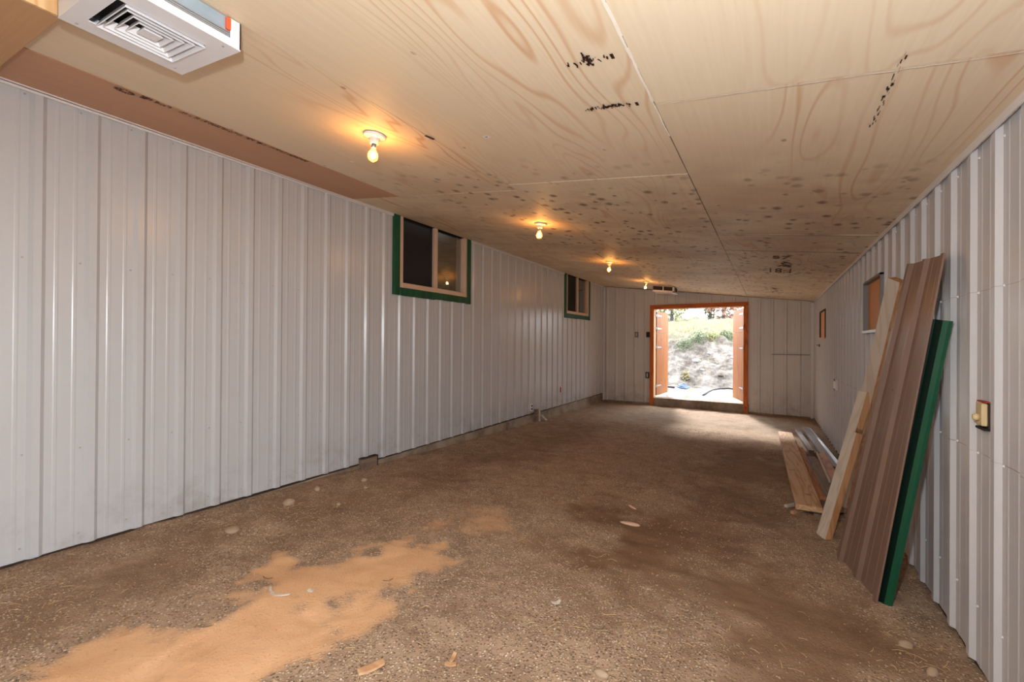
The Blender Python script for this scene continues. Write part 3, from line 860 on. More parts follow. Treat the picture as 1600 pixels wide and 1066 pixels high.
# ------------------------------------------------------------------ beam and heater by the near corner
mb = MB().box(XL + .005, -2.2, .2, .492, HL - .052, HL - .001, 0, SLOPE)
bm_ = empty('plywood_beam', (-2.85, .35, 2.4))
tag(bm_, 'plywood faced beam fixed under the ceiling beside the white heater', 'beam')
mb.build('face_board', M['ply_beam'], bm_, base=(-2.85, .35, 2.45), bevel=.002)
MB().box(-2.2, -2.186, .2, .494, HL - .054, HL - .001, 0, SLOPE).build('lit_end_face', M['jamb'], bm_, base=(-2.19, .35, 2.4))  # beam's end face, its flash brightness put into the pale colour

def heater(name, x0, x1, y0, y1, hgt, label, near):
    e = tag(empty(name, ((x0 + x1) / 2, (y0 + y1) / 2, ceil_z((x0 + x1) / 2) - hgt)), label, 'heater')
    Z0, Z1 = HL - hgt, HL - .0015
    cx, cy = (x0 + x1) / 2, (y0 + y1) / 2
    t = .004
    if near:
        g0, g1, h0, h1 = x0 + .095, x1 - .095, y0 + .05, y1 - .07      # louvre opening
    else:
        g0, g1, h0, h1 = x0 + .08, x1 - .08, y0 + .06, y1 - .08
    mb = MB()
    # bottom plate round the opening
    for a in ((x0, g0, y0, y1), (g1, x1, y0, y1), (g0, g1, y0, h0), (g0, g1, h1, y1)):
        mb.box(a[0], a[1], a[2], a[3], Z0, Z0 + t, 0, SLOPE)
    mb.box(x0, x0 + t, y0, y1, Z0 + t, Z1, 0, SLOPE)
    if near:
        # the side to the room has a control slot
        mb.box(x1 - t, x1, y0, y1, Z0 + t, Z0 + .028, 0, SLOPE)
        mb.box(x1 - t, x1, y0, y0 + .03, Z0 + .028, Z1, 0, SLOPE); mb.box(x1 - t, x1, y1 - .035, y1, Z0 + .028, Z1, 0, SLOPE)
        mb.box(x0, x1, y0, y0 + t, Z0 + t, Z1, 0, SLOPE); mb.box(x0, x1, y1 - t, y1, Z0 + t, Z1, 0, SLOPE)
    else:
        mb.box(x0, x1, y1 - t, y1, Z0 + t, Z1, 0, SLOPE)
        for a, b in ((x0, x0 + .012), (cx - .008, cx + .008), (x1 - .03, x1)): mb.box(a, b, y0, y0 + t, Z0 + t, Z1, 0, SLOPE)
        mb.box(x0, x1, y0, y0 + t, Z0 + t, Z0 + .035, 0, SLOPE); mb.box(x0, x1, y0, y0 + t, Z1 - .008, Z1, 0, SLOPE)
        mb.box(x1 - t, x1, y0, y0 + .06, Z0 + t, Z1, 0, SLOPE); mb.box(x1 - t, x1, y1 - .05, y1, Z0 + t, Z1, 0, SLOPE)
        mb.box(x1 - t, x1, y0, y1, Z0 + t, Z0 + .03, 0, SLOPE)
    mb.build('casing', M['heater'], e)
    MB().box(x0 + .01, x1 - .012, y0 + .012, y1 - .01, Z0 + .055, Z0 + .06, 0, SLOPE).box(x0 + .05, x1 - .05, cy - .05, cy + .05, Z0 + .035, Z0 + .055, 0, SLOPE).build('inner_plate', M['heater_dark'], e)
    # nested square louvres
    n = 5
    gx, gy = (g0 + g1) / 2, (h0 + h1) / 2 + .004
    for i in range(n):
        q = 1 - i * .185
        a0, a1, b0, b1 = gx - (g1 - g0) / 2 * q + .004, gx + (g1 - g0) / 2 * q - .004, gy - (h1 - h0) / 2 * q + (.016 if i == 0 else .006), gy + (h1 - h0) / 2 * q - .004
        fl = .019                                            # flare
        z0, z1 = Z0 - .008 + i * .001, Z0 + .022
        def ring(ax0, ax1, by0, by1, z): return [(x, y, z + SLOPE * (x - XL)) for x, y in ((ax0, by0), (ax1, by0), (ax1, by1), (ax0, by1))]
        lo = ring(a0, a1, b0, b1, z0); hi = ring(a0 + fl * .7, a1 - fl * .7, b0 + fl * .7, b1 - fl * .7, z1)
        mb = MB()
        for j in range(4):
            mb.quad(lo[j], lo[(j + 1) % 4], hi[(j + 1) % 4], hi[j])
        if i == n - 1: mb.quad(*lo)
        mb.build('louvre', M['heater'], e, solid=.0028)
    for sx, sy in ((x0 + .03, y0 + .04), (x1 - .03, y1 - .045), (x0 + .04, y1 - .04), (x1 - .03, y0 + .04)):
        MB().lathe([(.004, 0), (.004, -.0015), (.002, -.003)], (sx, sy, Z0 + SLOPE * (sx - XL)), 10).build('screw', M['galv'], e)
    if near:
        MB().box(x1 - .010, x1 - .007, y0 + .03, y1 - .035, Z0 + .028, Z1, 0, SLOPE).build('rating_plate', M['label_plate'], e)
        for j in range(3):
            MB().box(x1 - .007, x1 - .003 + .001 * j, y0 + .035, y1 - .04, Z0 + .031 + j * .007, Z0 + .035 + j * .007, 0, SLOPE).build('slot_rail', M['galv'], e)
        MB().box(x1 - .006, x1 + .008, y1 - .05, y1 - .036, Z0 + .052, Z1 - .004, 0, SLOPE).build('orange_tab', M['orange_tab'], e, bevel=.002)
    else:
        mb = MB()
        for i in range(7):
            z = Z0 + .04 + i * .011
            mb.box(x0 + .012, x1 - .03, y0 + .003, y0 + .006, z, z + .004, 0, SLOPE)
        mb.box(x0 + .012, x1 - .03, y0 + .010, y0 + .013, Z0 + .034, Z1 - .008, 0, SLOPE).box(x1 - .012, x1 - .008, y0 + .06, y1 - .05, Z0 + .032, Z1 - .006, 0, SLOPE)
        mb.build('front_louvre', M['heater_dark'], e)
    return e
heater('ceiling_heater', -2.093, -1.638, .459, .822, .10, 'white ceiling fan heater with nested square louvres beside the beam', True)
heater('ceiling_heater', -2.085, -1.66, 9.08, 9.5, .125, 'small distant ceiling heater above the doorway, dark vents facing the room', False)

# ------------------------------------------------------------------ bare bulbs on porcelain holders
def lamp_proto(loc):
    e = empty('ceiling_lamp', loc)
    z = loc[2]
    MB().lathe([(.02, 0), (.061, 0), (.063, -.004), (.061, -.012), (.05, -.017), (.032, -.022), (.026, -.03), (.0245, -.05), (.021, -.052), (.018, -.05)], loc, 32).build('lamp_holder', M['porcelain'], e, base=loc, smooth=True)
    MB().lathe([(.013, -.05), (.0135, -.072), (.012, -.074)], loc, 20).build('bulb_cap', M['galv'], e, base=loc, smooth=True)
    pr = [(.0125, -.072), (.014, -.08), (.018, -.088), (.0245, -.099), (.0285, -.112), (.029, -.122), (.026, -.134), (.019, -.143), (.009, -.1485), (.001, -.1495)]
    b = MB().lathe(pr, loc, 28, cap=False).build('bulb', M['bulb_glass'], e, base=loc, smooth=True)
    fl = [(.001, -.096), (.006, -.1), (.0095, -.108), (.0105, -.116), (.009, -.124), (.005, -.131), (.001, -.134)]
    MB().lathe(fl, loc, 16, cap=False).build('filament', M['filament'], b, base=loc, smooth=True)
    e.rotation_euler = (0, -TILT, 0)
    return e
LX = (-1.94, -1.955, -2.01, -2.055); LYS = (1.70, 3.80, 6.12, 8.45)
LBL = ('bare lit bulb closest to the white louvred heater', 'second lit bulb from the louvred heater, above the larger window',
       'third lit bulb from the louvred heater, on stained plywood', 'small lit bulb next to the distant heater')
proto = None
for x, y, lb in zip(LX, LYS, LBL):
    loc = (x, y, ceil_z(x) - .0005)
    if proto is None: proto = o = lamp_proto(loc)
    else:
        o = copy_tree(proto); o.location = loc
    tag(o, lb, 'lamp', 'bare bulbs along the ceiling')

# ------------------------------------------------------------------ switches and boxes
def plate_E(name, x, z, w_, h_, m1, m2, label, cat, m3=None):
    e = tag(empty(name, (x, YE - .02, z - h_ / 2)), label, cat)
    MB().box(x - w_ / 2, x + w_ / 2, YE - .03, YE + .0, z - h_ / 2, z + h_ / 2).build('plate', m1, e, bevel=.003)
    MB().box(x - w_ / 2 + .022, x + w_ / 2 - .022, YE - .036, YE - .029, z - h_ / 2 + .025, z + h_ / 2 - .025).build('switch_face', m2, e, bevel=.002)
    return e
plate_E('light_switch', -2.68, 1.413, .075, .125, M['dark_galv'], M['vinyl'], 'grey switch plate on the end wall, set apart from the doorway', 'switch')
plate_E('light_switch', -2.418, 1.413, .075, .125, M['black'], M['black'], 'black switch box touching the upper side of the door casing', 'switch')
plate_E('wall_outlet', -2.428, .478, .08, .14, M['black'], M['vinyl'], 'low black outlet box with pale face beside the door casing', 'outlet')
def plate_L(name, y, z, w_, h_, m1, m2, label, cat):
    e = tag(empty(name, (XL, y, z - h_ / 2)), label, cat)
    MB().box(XL - .008, XL + .012, y - w_ / 2, y + w_ / 2, z - h_ / 2, z + h_ / 2).build('plate', m1, e, bevel=.002)
    for q in (-.22, .22):
        MB().box(XL + .01, XL + .016, y - w_ * .3, y + w_ * .3, z + q * h_ - .015, z + q * h_ + .015).build('socket', m2, e)
plate_L('wall_outlet', 6.48, .105, .075, .12, M['trim_white'], M['black'], 'white outlet with two dark sockets above the old stake', 'outlet')
e = tag(empty('wall_plate', (XL, 7.71, .24)), 'small pale plate with red edges on the white sheets beyond the old stake', 'plate')
MB().box(XL - .008, XL + .011, 7.685, 7.735, .24, .355).build('plate', M['trim_white'], e, bevel=.002)
for a in (7.672, 7.735): MB().box(XL - .008, XL + .013, a, a + .013, .25, .345).build('red_edge', M['red_mark'], e)
e = tag(empty('wall_outlet', (XR, 6.95, .62)), 'small dark edged box low on the wall beyond the leaning boards', 'outlet')
MB().box(XR - .012, XR + .012, 6.82, 7.02, .63, .76).build('plate', M['trim_white'], e, bevel=.002)
for z0, z1 in ((.74, .765), (.625, .64)): MB().box(XR - .016, XR - .01, 6.86, 6.98, z0, z1).build('socket', M['black'], e)
e = tag(empty('wall_hook', (XR, 9.0, 1.18)), 'tiny dark hook under the small orange opening', 'hook')
MB().box(XR - .012, XR + .01, 8.96, 9.04, 1.17, 1.22).build('back_plate', M['black'], e)
MB().tube([(XR - .01, 9.0, 1.2), (XR - .035, 9.0, 1.19), (XR - .04, 9.0, 1.21)], .006).build('hook', M['black'], e)
# dimmer sunk in a rib of the metal sheet
e = tag(empty('dimmer_switch', (XR, 2.434, .884)), 'ivory dimmer switch with round knob let into a wall rib', 'switch')
MB().box(XR + .006, XR + .016, 2.394, 2.474, .886, .986).build('box_back', M['backing'], e)
MB().box(XR - .012, XR + .006, 2.398, 2.456, .894, .982).build('plate', M['ivory'], e, bevel=.003)
MB().box(XR - .006, XR + .006, 2.456, 2.474, .892, .984).build('box_side', M['ivory'], e)
mbk = MB().lathe([(.014, 0), (.0145, -.008), (.011, -.015), (.004, -.017)], (XR - .012, 2.432, .925), 20, axis='x')
mbk.build('knob', M['ivory'], e, smooth=True)
MB().box(XR - .006, XR + .012, 2.388, 2.478, .877, .886).build('cut_edge', M['black'], e)
MB().box(XR - .004, XR + .012, 2.390, 2.474, .986, .990).build('cut_edge', M['red_mark'], e)

# ------------------------------------------------------------------ timber at the foot of the long wall
e = tag(empty('timber_block', (XL + .05, 2.995, -.12)), 'end of a square timber poking out under the metal sheets', 'block')
MB().box(XL - .15, XL + .045, 2.902, 3.088, -.16, .042).build('timber', M['grey_board'], e, base=(XL, 2.995, -.1), bevel=.004)
MB().box(XL - .01, XL + .046, 3.088, 3.096, -.13, .05).box(XL - .01, XL + .046, 2.896, 3.096, .042, .05).build('cut_edge', M['red_mark'] if False else M['backing'], e)
e = tag(empty('timber_stake', (XL + .05, 6.66, -.16)), 'old wooden stake standing against the concrete footing', 'stake')
MB().box(XL + .0, XL + .05, 6.60, 6.66, -.25, .06).build('stake_post', M['grey_board'], e, base=(XL, 6.63, 0), bevel=.004)
MB().bar((XL + .05, 6.70, -.2), (XL + .045, 6.70, .07), (0, 1, 0), .03, .02).build('stake_lath', M['pale_board'], e, base=(XL, 6.7, 0))
MB().bar((XL + .06, 6.74, -.06), (XL + .1, 6.92, -.2), (0, 0, 1), .03, .03).build('stake_brace', M['pale_board'], e, base=(XL, 6.7, 0))
tag(MB().hexa([(XL + .0, 5.66, -.22), (XL + .06, 5.66, -.22), (XL + .055, 5.71, -.22), (XL, 5.71, -.22), (XL + .005, 5.665, -.02), (XL + .05, 5.665, -.02), (XL + .045, 5.705, -.03), (XL, 5.705, -.03)]).build('timber_peg', M['grey_board'], bevel=.004), 'short wooden peg between the square timber and the stake', 'peg')

# ------------------------------------------------------------------ leaning sheets and boards
def bil(A, B, C, D, u, v):
    """A,B bottom corners; D,C above them"""
    return (A * (1 - u) + B * u) * (1 - v) + (D * (1 - u) + C * u) * v
A, B = Vector((.368, 3.36, -.145)), Vector((.488, 2.885, -.135))
C, D = Vector((.690, 2.680, 1.628)), Vector((.661, 3.165, 1.655))
e = tag(empty('metal_sheet', (.42, 3.13, -.14)), 'brown ribbed metal sheet leaning on the white wall', 'sheet')
wid = .503
cents = [.022, .2515, .481]
cut = sorted(set([0, wid] + [round(q, 5) for q in rib_cuts(cents) if 0 < q < wid]))
mb = MB(); nv = 14
for j in range(nv + 1):
    for q in cut:
        p = bil(A, B, C, D, q / wid, j / nv)
        du = bil(A, B, C, D, 1, j / nv) - bil(A, B, C, D, 0, j / nv); dv = bil(A, B, C, D, q / wid, 1) - bil(A, B, C, D, q / wid, 0)
        nrm = dv.cross(du).normalized()
        if nrm.x > 0: nrm = -nrm
        mb.v.append(tuple(p + nrm * rib_profile(q, cents)))
for j in range(nv):
    for i in range(len(cut) - 1):
        n0 = j * len(cut) + i
        mb.f.append((n0, n0 + 1, n0 + 1 + len(cut), n0 + len(cut))); mb.m.append(0)
mb.build('ribbed_sheet', M['brown_metal'], e, solid=.0012)
for vv in (.33, .62):
    p = bil(A, B, C, D, .19 / wid, vv)
    MB().lathe([(.004, 0), (.004, -.004), (.002, -.006)], (p.x - .003, p.y, p.z), 8, axis='x').build('screw', M['brown_metal'], e)

# green trim: an angle with hemmed edges
e = tag(empty('metal_trim', (.51, 2.88, -.13)), 'long green metal corner trim leaning behind the brown sheet', 'trim')
a, b = Vector((.527, 2.872, -.14)), Vector((.700, 2.685, 1.32))
ax = (b - a).normalized()
u = Vector((1, .15, 0)); u = (u - ax * u.dot(ax)).normalized()
v = ax.cross(u).normalized()
if v.y < 0: v = -v
def strip(pts, name, mat='green_metal'):
    mb = MB()
    for p0, p1 in zip(pts[:-1], pts[1:]):
        q = [a + u * p0[0] + v * p0[1], a + u * p1[0] + v * p1[1], b + u * p1[0] + v * p1[1], b + u * p0[0] + v * p0[1]]
        mb.quad(*q)
    return mb.build(name, M[mat], e, solid=.0012)
strip([(-.024, .012), (-.012, .0), (-.009, -.003), (.003, -.003), (.006, .001)], 'trim_face')
strip([(-.024, .013), (-.036, .05), (-.044, .056)], 'shade_strip', 'trim_shade')  # dark strip paints the shade between brown sheet and trim

def plank(name, P0, P1, nrm, wd, th, mat, label, cat='board', group=None, split=None, bev=.003, origin=None):
    """board with its top face along P0-P1, face normal nrm"""
    P0, P1 = Vector(P0), Vector(P1); ax = (P1 - P0).normalized(); n = Vector(nrm); n = (n - ax * n.dot(ax)).normalized(); q = ax.cross(n)
    mb = MB()
    k = 5
    for i in range(k):
        s0, s1 = P0.lerp(P1, i / k), P0.lerp(P1, (i + 1) / k)
        pass
    c = [q * (-wd / 2) - n * th, q * (wd / 2) - n * th, q * (wd / 2), q * (-wd / 2)]
    mb.hexa([P0 + t for t in c] + [P1 + t for t in c])
    # local frame: long axis = y so that the grain runs with the board
    o = mb.build(name, mat, base=(P0 + P1) / 2 if origin is None else origin, bevel=bev)
    tag(o, label, cat, group)
    return o
def oriented(o, ax, n):
    """turn the object's own axes so y follows the board (keeps the world shape)"""
    ax = Vector(ax).normalized(); n = Vector(n); n = (n - ax * n.dot(ax)).normalized(); x = ax.cross(n)
    Rm = Matrix((x, ax, n)).transposed()
    inv = Rm.transposed().to_4x4()
    o.data.transform(inv); o.rotation_euler = Rm.to_euler()
def plank2(name, P0, P1, nrm, wd, th, mat, label, **kw):
    o = plank(name, P0, P1, nrm, wd, th, mat, label, **kw)
    oriented(o, Vector(P1) - Vector(P0), nrm)
    return o

def leaning(name, P0, P1, face_n, wd, th, label, hole=None, bevel_top=False, notch=None):
    """squared board: wide pale face towards face_n, tan edges"""
    P0, P1 = Vector(P0), Vector(P1); ax = (P1 - P0).normalized(); n = Vector(face_n); n = (n - ax * n.dot(ax)).normalized(); q = ax.cross(n)
    Ln = (P1 - P0).length
    e = tag(empty(name, tuple(P0)), label, 'board')
    def pt(s_, c, d): return P0 + ax * s_ + q * c + n * d
    mb = MB()
    def blk(s0, s1, c0, c1, top=None, bot=None):
        P = [pt(s0, c0, -th), pt(s0, c1, -th), pt(s0, c1, 0), pt(s0, c0, 0), pt(s1, c0, -th), pt(s1, c1, -th), pt(s1, c1, 0), pt(s1, c0, 0)]
        if top: P[4:] = [p + ax * t for p, t in zip(P[4:], top)]
        if bot: P[:4] = [p + ax * t for p, t in zip(P[:4], bot)]
        n0 = len(mb.m); mb.hexa(P)
        mb.m[n0 + 2] = 1; mb.m[n0 + 4] = 0; mb.m[n0 + 5] = 0
        for fi in range(n0, n0 + 6):
            f = [Vector(mb.v[i]) for i in mb.f[fi]]
            nn = (f[1] - f[0]).cross(f[2] - f[0]).normalized()
            mb.m[fi] = 0 if abs(nn.dot(n)) > .7 else 1
    h = wd / 2
    if hole:
        s0, s1, c0, c1 = hole
        blk(0, s0, -h, h); blk(s0, s1, -h, c0); blk(s0, s1, c1, h); blk(s1, Ln, -h, h)
    elif notch:
        blk(0, notch, -h, h, bot=[-.02, -.03, .02, .03]); blk(notch, Ln, -h, h - .012)
        blk(notch - .001, notch + .03, h - .02, h - .012)
    else:
        blk(0, Ln, -h, h)
    o = mb.build('board', [M['pale_board'], M['pale_edge']], e)
    return e
FN = (-.86, -.48, .2)
leaning('leaning_board', (.298, 3.66, -.14), (.556, 3.83, .885), FN, .09, .044, 'short thick pale board leaning in front of the taller one', notch=.78)
leaning('leaning_board', (.47, 4.28, -.15), (.652, 3.50, 1.612), FN, .11, .05, 'tall pale board leaning on the wall with a dark slot low down', hole=(.30, .49, -.034, .022))

# ------------------------------------------------------------------ pile of scrap timber and metal
G = 'scrap timber pile by the low wall'
plank2('wide_plank', (.262, 4.05, -.04), (.194, 7.64, -.1), (0, 0, 1), .175, .042, M['tan'], 'widest tan plank, topmost on the scrap pile', cat='plank')
plank2('narrow_plank', (.375, 4.50, -.078), (.325, 6.66, -.112), (0, 0, 1), .075, .04, M['orange_board'], 'narrow orange plank squeezed beside the widest tan plank', cat='plank')
plank2('grey_plank', (.468, 4.15, -.055), (.402, 6.05, -.085), (-.1, 0, 1), .10, .03, M['grey_board'], 'weathered grey plank sloping between the orange plank and metal', cat='plank')
plank2('bottom_plank', (.395, 4.08, -.1), (.40, 5.3, -.125), (0, 0, 1), .2, .028, M['grey_board'], 'low grey plank at the bottom of the scrap pile', cat='plank')
plank2('brown_offcut', (.52, 4.95, -.03), (.515, 6.22, -.06), (-.5, 0, 1), .075, .03, M['orange_board'], 'brown offcut with a bright edge beside the metal channel', cat='plank')
plank2('pale_lath', (.475, 4.92, -.035), (.478, 6.24, -.058), (0, 0, 1), .014, .03, M['pale_board'], 'thin pale lath along the brown offcut', cat='lath')
plank2('stick', (.112, 4.19, -.105), (.30, 4.44, -.112), (0, 0, 1), .028, .022, M['pale_board'], 'pale stick end showing under the widest plank, farther one', cat='stick')
plank2('stick', (.152, 4.05, -.103), (.30, 4.25, -.112), (0, 0, 1), .028, .022, M['chip'], 'pinkish stick end showing under the widest plank corner', cat='stick')
def channel(name, P0, P1, wd, ht, label, nrm=(0, 0, 1)):
    P0, P1 = Vector(P0), Vector(P1); ax = (P1 - P0).normalized(); n = Vector(nrm); n = (n - ax * n.dot(ax)).normalized(); q = ax.cross(n)
    prof = [(-wd / 2, -ht), (-wd / 2, 0), (wd / 2, 0), (wd / 2, -ht), (wd / 2 - .012, -ht)]
    mb = MB()
    for a_, b_ in zip(prof[:-1], prof[1:]):
        mb.quad(P0 + q * a_[0] + n * a_[1], P0 + q * b_[0] + n * b_[1], P1 + q * b_[0] + n * b_[1], P1 + q * a_[0] + n * a_[1])
    return tag(mb.build(name, M['galv'], solid=.002, base=(P0 + P1) / 2), label, 'channel')
channel('metal_channel', (.575, 5.6, -.06), (.49, 8.3, -.105), .075, .04, 'long bright galvanized channel lying along the low wall')
channel('metal_channel', (.44, 6.5, -.1), (.37, 8.2, -.13), .055, .03, 'shorter dull galvanized channel next to the tan plank end')
channel('metal_strip', (.645, 5.85, -.09), (.545, 8.4, -.135), .03, .02, 'thin galvanized strip between long channel and wall', (-.6, 0, 1))

# ------------------------------------------------------------------ loose stones, chips, straw, gravel
def stone(x, y, rx, ry, rz, mat, label, name='stone', cat='stone', sink=.35, seed=0):
    rg = np.random.default_rng(seed + 5)
    mb = MB(); nu, nw = 12, 7
    ph = rg.uniform(0, 6, 4); rot = rg.uniform(0, 3.1)
    z0 = float(ground(x, y)) + rz * (1 - 2 * sink) 
    for j in range(nw + 1):
        t = math.pi * j / nw
        for i in range(nu):
            a = 2 * math.pi * i / nu
            k_ = 1 + .10 * math.sin(2 * a + ph[0]) + .08 * math.sin(3 * t + a + ph[1])
            px, py, pz = rx * math.sin(t) * math.cos(a) * k_, ry * math.sin(t) * math.sin(a) * k_, rz * math.cos(t) * (1 + .05 * math.sin(a + ph[2]))
            mb.v.append((x + px * math.cos(rot) - py * math.sin(rot), y + px * math.sin(rot) + py * math.cos(rot), z0 + pz))
    for j in range(nw):
        for i in range(nu):
            i2 = (i + 1) % nu
            mb.f.append((j * nu + i, (j + 1) * nu + i, (j + 1) * nu + i2, j * nu + i2)); mb.m.append(0)
    return tag(mb.build(name, mat, smooth=True), label, cat, None)
for i, (x, y, rx, ry, rz, lb) in enumerate([
    (-3.15, 1.96, .05, .04, .032, 'biggest rounded stone at the foot of the long wall'),
    (-3.24, 2.262, .034, .026, .024, 'blocky pale stone behind the biggest rounded stone'),
    (-3.13, 2.655, .03, .026, .02, 'small rounded stone in front of the square timber'),
    (-2.985, 2.546, .024, .02, .014, 'flat stone just below the small rounded one by the timber'),
    (-2.836, 2.162, .02, .016, .013, 'small pale pebble out on the dirt, alone beyond the biggest stone'),
    (-.559, 1.63, .02, .03, .014, 'smooth grey pebble at the bottom edge of the photo'),
    (.52, 2.546, .030, .022, .018, 'oval pale stone on the gravel near the green trim'),
    (.564, 2.363, .028, .02, .016, 'oval half buried stone beside the ribs of the low wall')]):
    stone(x, y, rx, ry, rz, M['stone'], lb, seed=i)
stone(-.861, 3.118, .07, .026, .012, M['stone_pink'], 'flat pinkish white stone on dark damp soil', seed=20, sink=.3)
stone(-.945, 3.47, .05, .012, .008, M['stone_pink'], 'thin pale sliver of stone beyond the flat pinkish one', name='stone_sliver', seed=21, sink=.3)
stone(-2.97, 1.47, .06, .04, .02, M['stone'], 'low brown stone half sunk in dirt toward the sawdust', seed=22, sink=.45)
def chip(x, y, l, wd, th, rot, label, mat, curve=0.0, name='wood_chip', cat='wood chip'):
    z = float(ground(x, y)) + .004
    mb = MB(); c, s_ = math.cos(rot), math.sin(rot); n = 6
    for i in range(n):
        P = []
        for dz in (0, th):
            for a, b in ((i, -1), (i + 1, -1), (i + 1, 1), (i, 1)):
                t = a / n; u_x = (t - .5) * l; v_y = b * wd / 2 * (1 if 0 < t < 1 else .8) + curve * (t - .5) ** 2 * 4
                P.append((x + u_x * c - v_y * s_, y + u_x * s_ + v_y * c, z + dz + .008 * abs(t - .5)))
        mb.hexa(P)
    return tag(mb.build(name, mat), label, cat)
chip(-1.315, 1.155, .10, .03, .01, 1.15, 'split tan wood chip below the sawdust band', M['chip'])
chip(-1.09, 1.375, .05, .016, .006, 1.9, 'folded tan chip on gravel, upper arm', M['chip'])
chip(-1.075, 1.34, .045, .016, .006, .5, 'folded tan chip on gravel, lower arm', M['chip'])
chip(-2.06, 1.21, .14, .012, .006, .1, 'curved pale twig lying on the orange sawdust', M['pale_board'], .03, 'twig', 'twig')
chip(-.895, 1.94, .05, .02, .004, .9, 'torn pale leaf on the gravel', M['pale_board'], .012, 'dry_leaf', 'leaf')
chip(-1.95, 1.33, .03, .018, .006, .4, 'tiny pale scrap in the middle of the sawdust', M['pale_board'], 0, 'paper_scrap', 'scrap')

for i, (x, y, l, a, lb) in enumerate([(-1.72, 1.62, .05, .9, 'short dark twig at the narrow end of the sawdust'), (-2.1, .92, .07, .5, 'thin dark twig across the edge of the sawdust'),
                                      (-2.25, 1.28, .06, .3, 'thin twig on the upper edge of the sawdust')]):
    chip(x, y, l, .004, .003, a, lb, M['gravel_dark'], .008, 'twig', 'twig')
def scatter_pebbles(name, n, area, smin, smax, mat, label, seed):
    rg = np.random.default_rng(seed)
    x0, x1, y0, y1 = area
    t = rg.random(n) ** 1.5
    y = y0 + (y1 - y0) * t; x = rg.uniform(x0, x1, n)
    keep = (vnoise(x, y, 2.3) + rg.normal(0, .8, n)) > -.2
    sm, dm, _ = floor_masks(x, y)
    keep &= rg.random(n) > np.maximum(np.minimum(1, sm * 1.3) * .97, dm * .85)
    x, y = x[keep], y[keep]; n = len(x)
    r = smin + (smax - smin) * rg.random(n) ** 3
    z = ground(x, y)
    base = np.array([(1, 0, 0), (0, 1, 0), (-1, 0, 0), (0, -1, 0), (0, 0, .7), (0, 0, -.7)], float)
    V = base[None] * r[:, None, None] * rg.uniform(.65, 1.35, (n, 6, 3))
    a = rg.uniform(0, 6.28, n); ca, sa = np.cos(a), np.sin(a)
    X = V[..., 0] * ca[:, None] - V[..., 1] * sa[:, None]; Y = V[..., 0] * sa[:, None] + V[..., 1] * ca[:, None]
    Vw = np.stack([X + x[:, None], Y + y[:, None], V[..., 2] + (z + r * .25)[:, None]], -1).reshape(-1, 3)
    tri = np.array([(0, 1, 4), (1, 2, 4), (2, 3, 4), (3, 0, 4), (1, 0, 5), (2, 1, 5), (3, 2, 5), (0, 3, 5)])
    Fc = (tri[None] + (np.arange(n) * 6)[:, None, None]).reshape(-1, 3)
    me = bpy.data.meshes.new(name); me.from_pydata(Vw.tolist(), [], Fc.tolist()); me.materials.append(mat)
    o = bpy.data.objects.new(name, me); COL.objects.link(o)
    return tag(o, label, 'gravel', kind='stuff')
AREA = (XL + .06, XR - .03, .3, 7.5)
scatter_pebbles('gravel', 60000, AREA, .002, .0065, M['gravel'], 'pale gravel strewn over the dirt floor', 1)
scatter_pebbles('dark_gravel', 45000, AREA, .002, .006, M['gravel_dark'], 'dark gravel strewn over the dirt floor', 2)
def scatter_straw(name, n, area, mat, label, seed):
    rg = np.random.default_rng(seed)
    x = rg.uniform(area[0], area[1], n); y = area[2] + (area[3] - area[2]) * rg.random(n) ** 1.4
    dens = 1.0 * (x > .35) + .8 * seg_mask(x, y, [(-2.9, .2, .3), (-2.9, 1.6, .3)], .1, .5) + .8 * seg_mask(x, y, [(-1.2, .9, .3), (-.6, 2.1, .4), (.3, 2.3, .3)], .1, .6) + .16
    sm, dm, _ = floor_masks(x, y)
    keep = rg.random(n) < dens * (.6 + .5 * vnoise(x, y, 2)) * (1 - .8 * np.minimum(1, sm * 1.3)) * (1 - .5 * dm)
    x, y = x[keep], y[keep]; n = len(x)
    l = .006 + .06 * rg.random(n) ** 3.5; wd = rg.uniform(.0005, .001, n); a = rg.uniform(0, 3.14, n); bend = rg.normal(0, .1, n) * l
    z = ground(x, y) + .004 + rg.random(n) * .006
    V = []; Fc = []
    ca, sa = np.cos(a), np.sin(a)
    for t in (-1, 0, 1):
        off = bend * (1 - t * t) * .5
        for s_ in (-1, 0, 1):
            px = l * t * .5; py = off + wd * s_
            V.append(np.stack([x + px * ca - py * sa, y + px * sa + py * ca, z + (1 - abs(s_)) * wd * 1.2 + .004 * (1 - t * t)], -1))
    V = np.stack(V, 1).reshape(-1, 3)
    q = np.array([(0, 1, 4, 3), (1, 2, 5, 4), (3, 4, 7, 6), (4, 5, 8, 7)])
    Fc = (q[None] + (np.arange(n) * 9)[:, None, None]).reshape(-1, 4)
    me = bpy.data.meshes.new(name); me.from_pydata(V.tolist(), [], Fc.tolist()); me.materials.append(mat)
    o = bpy.data.objects.new(name, me); COL.objects.link(o)
    return tag(o, label, 'straw', kind='stuff')
scatter_straw('loose_straw', 13000, (XL + .1, XR - .05, .3, 6.0), M['straw'], 'bits of dry straw scattered over the floor', 3)

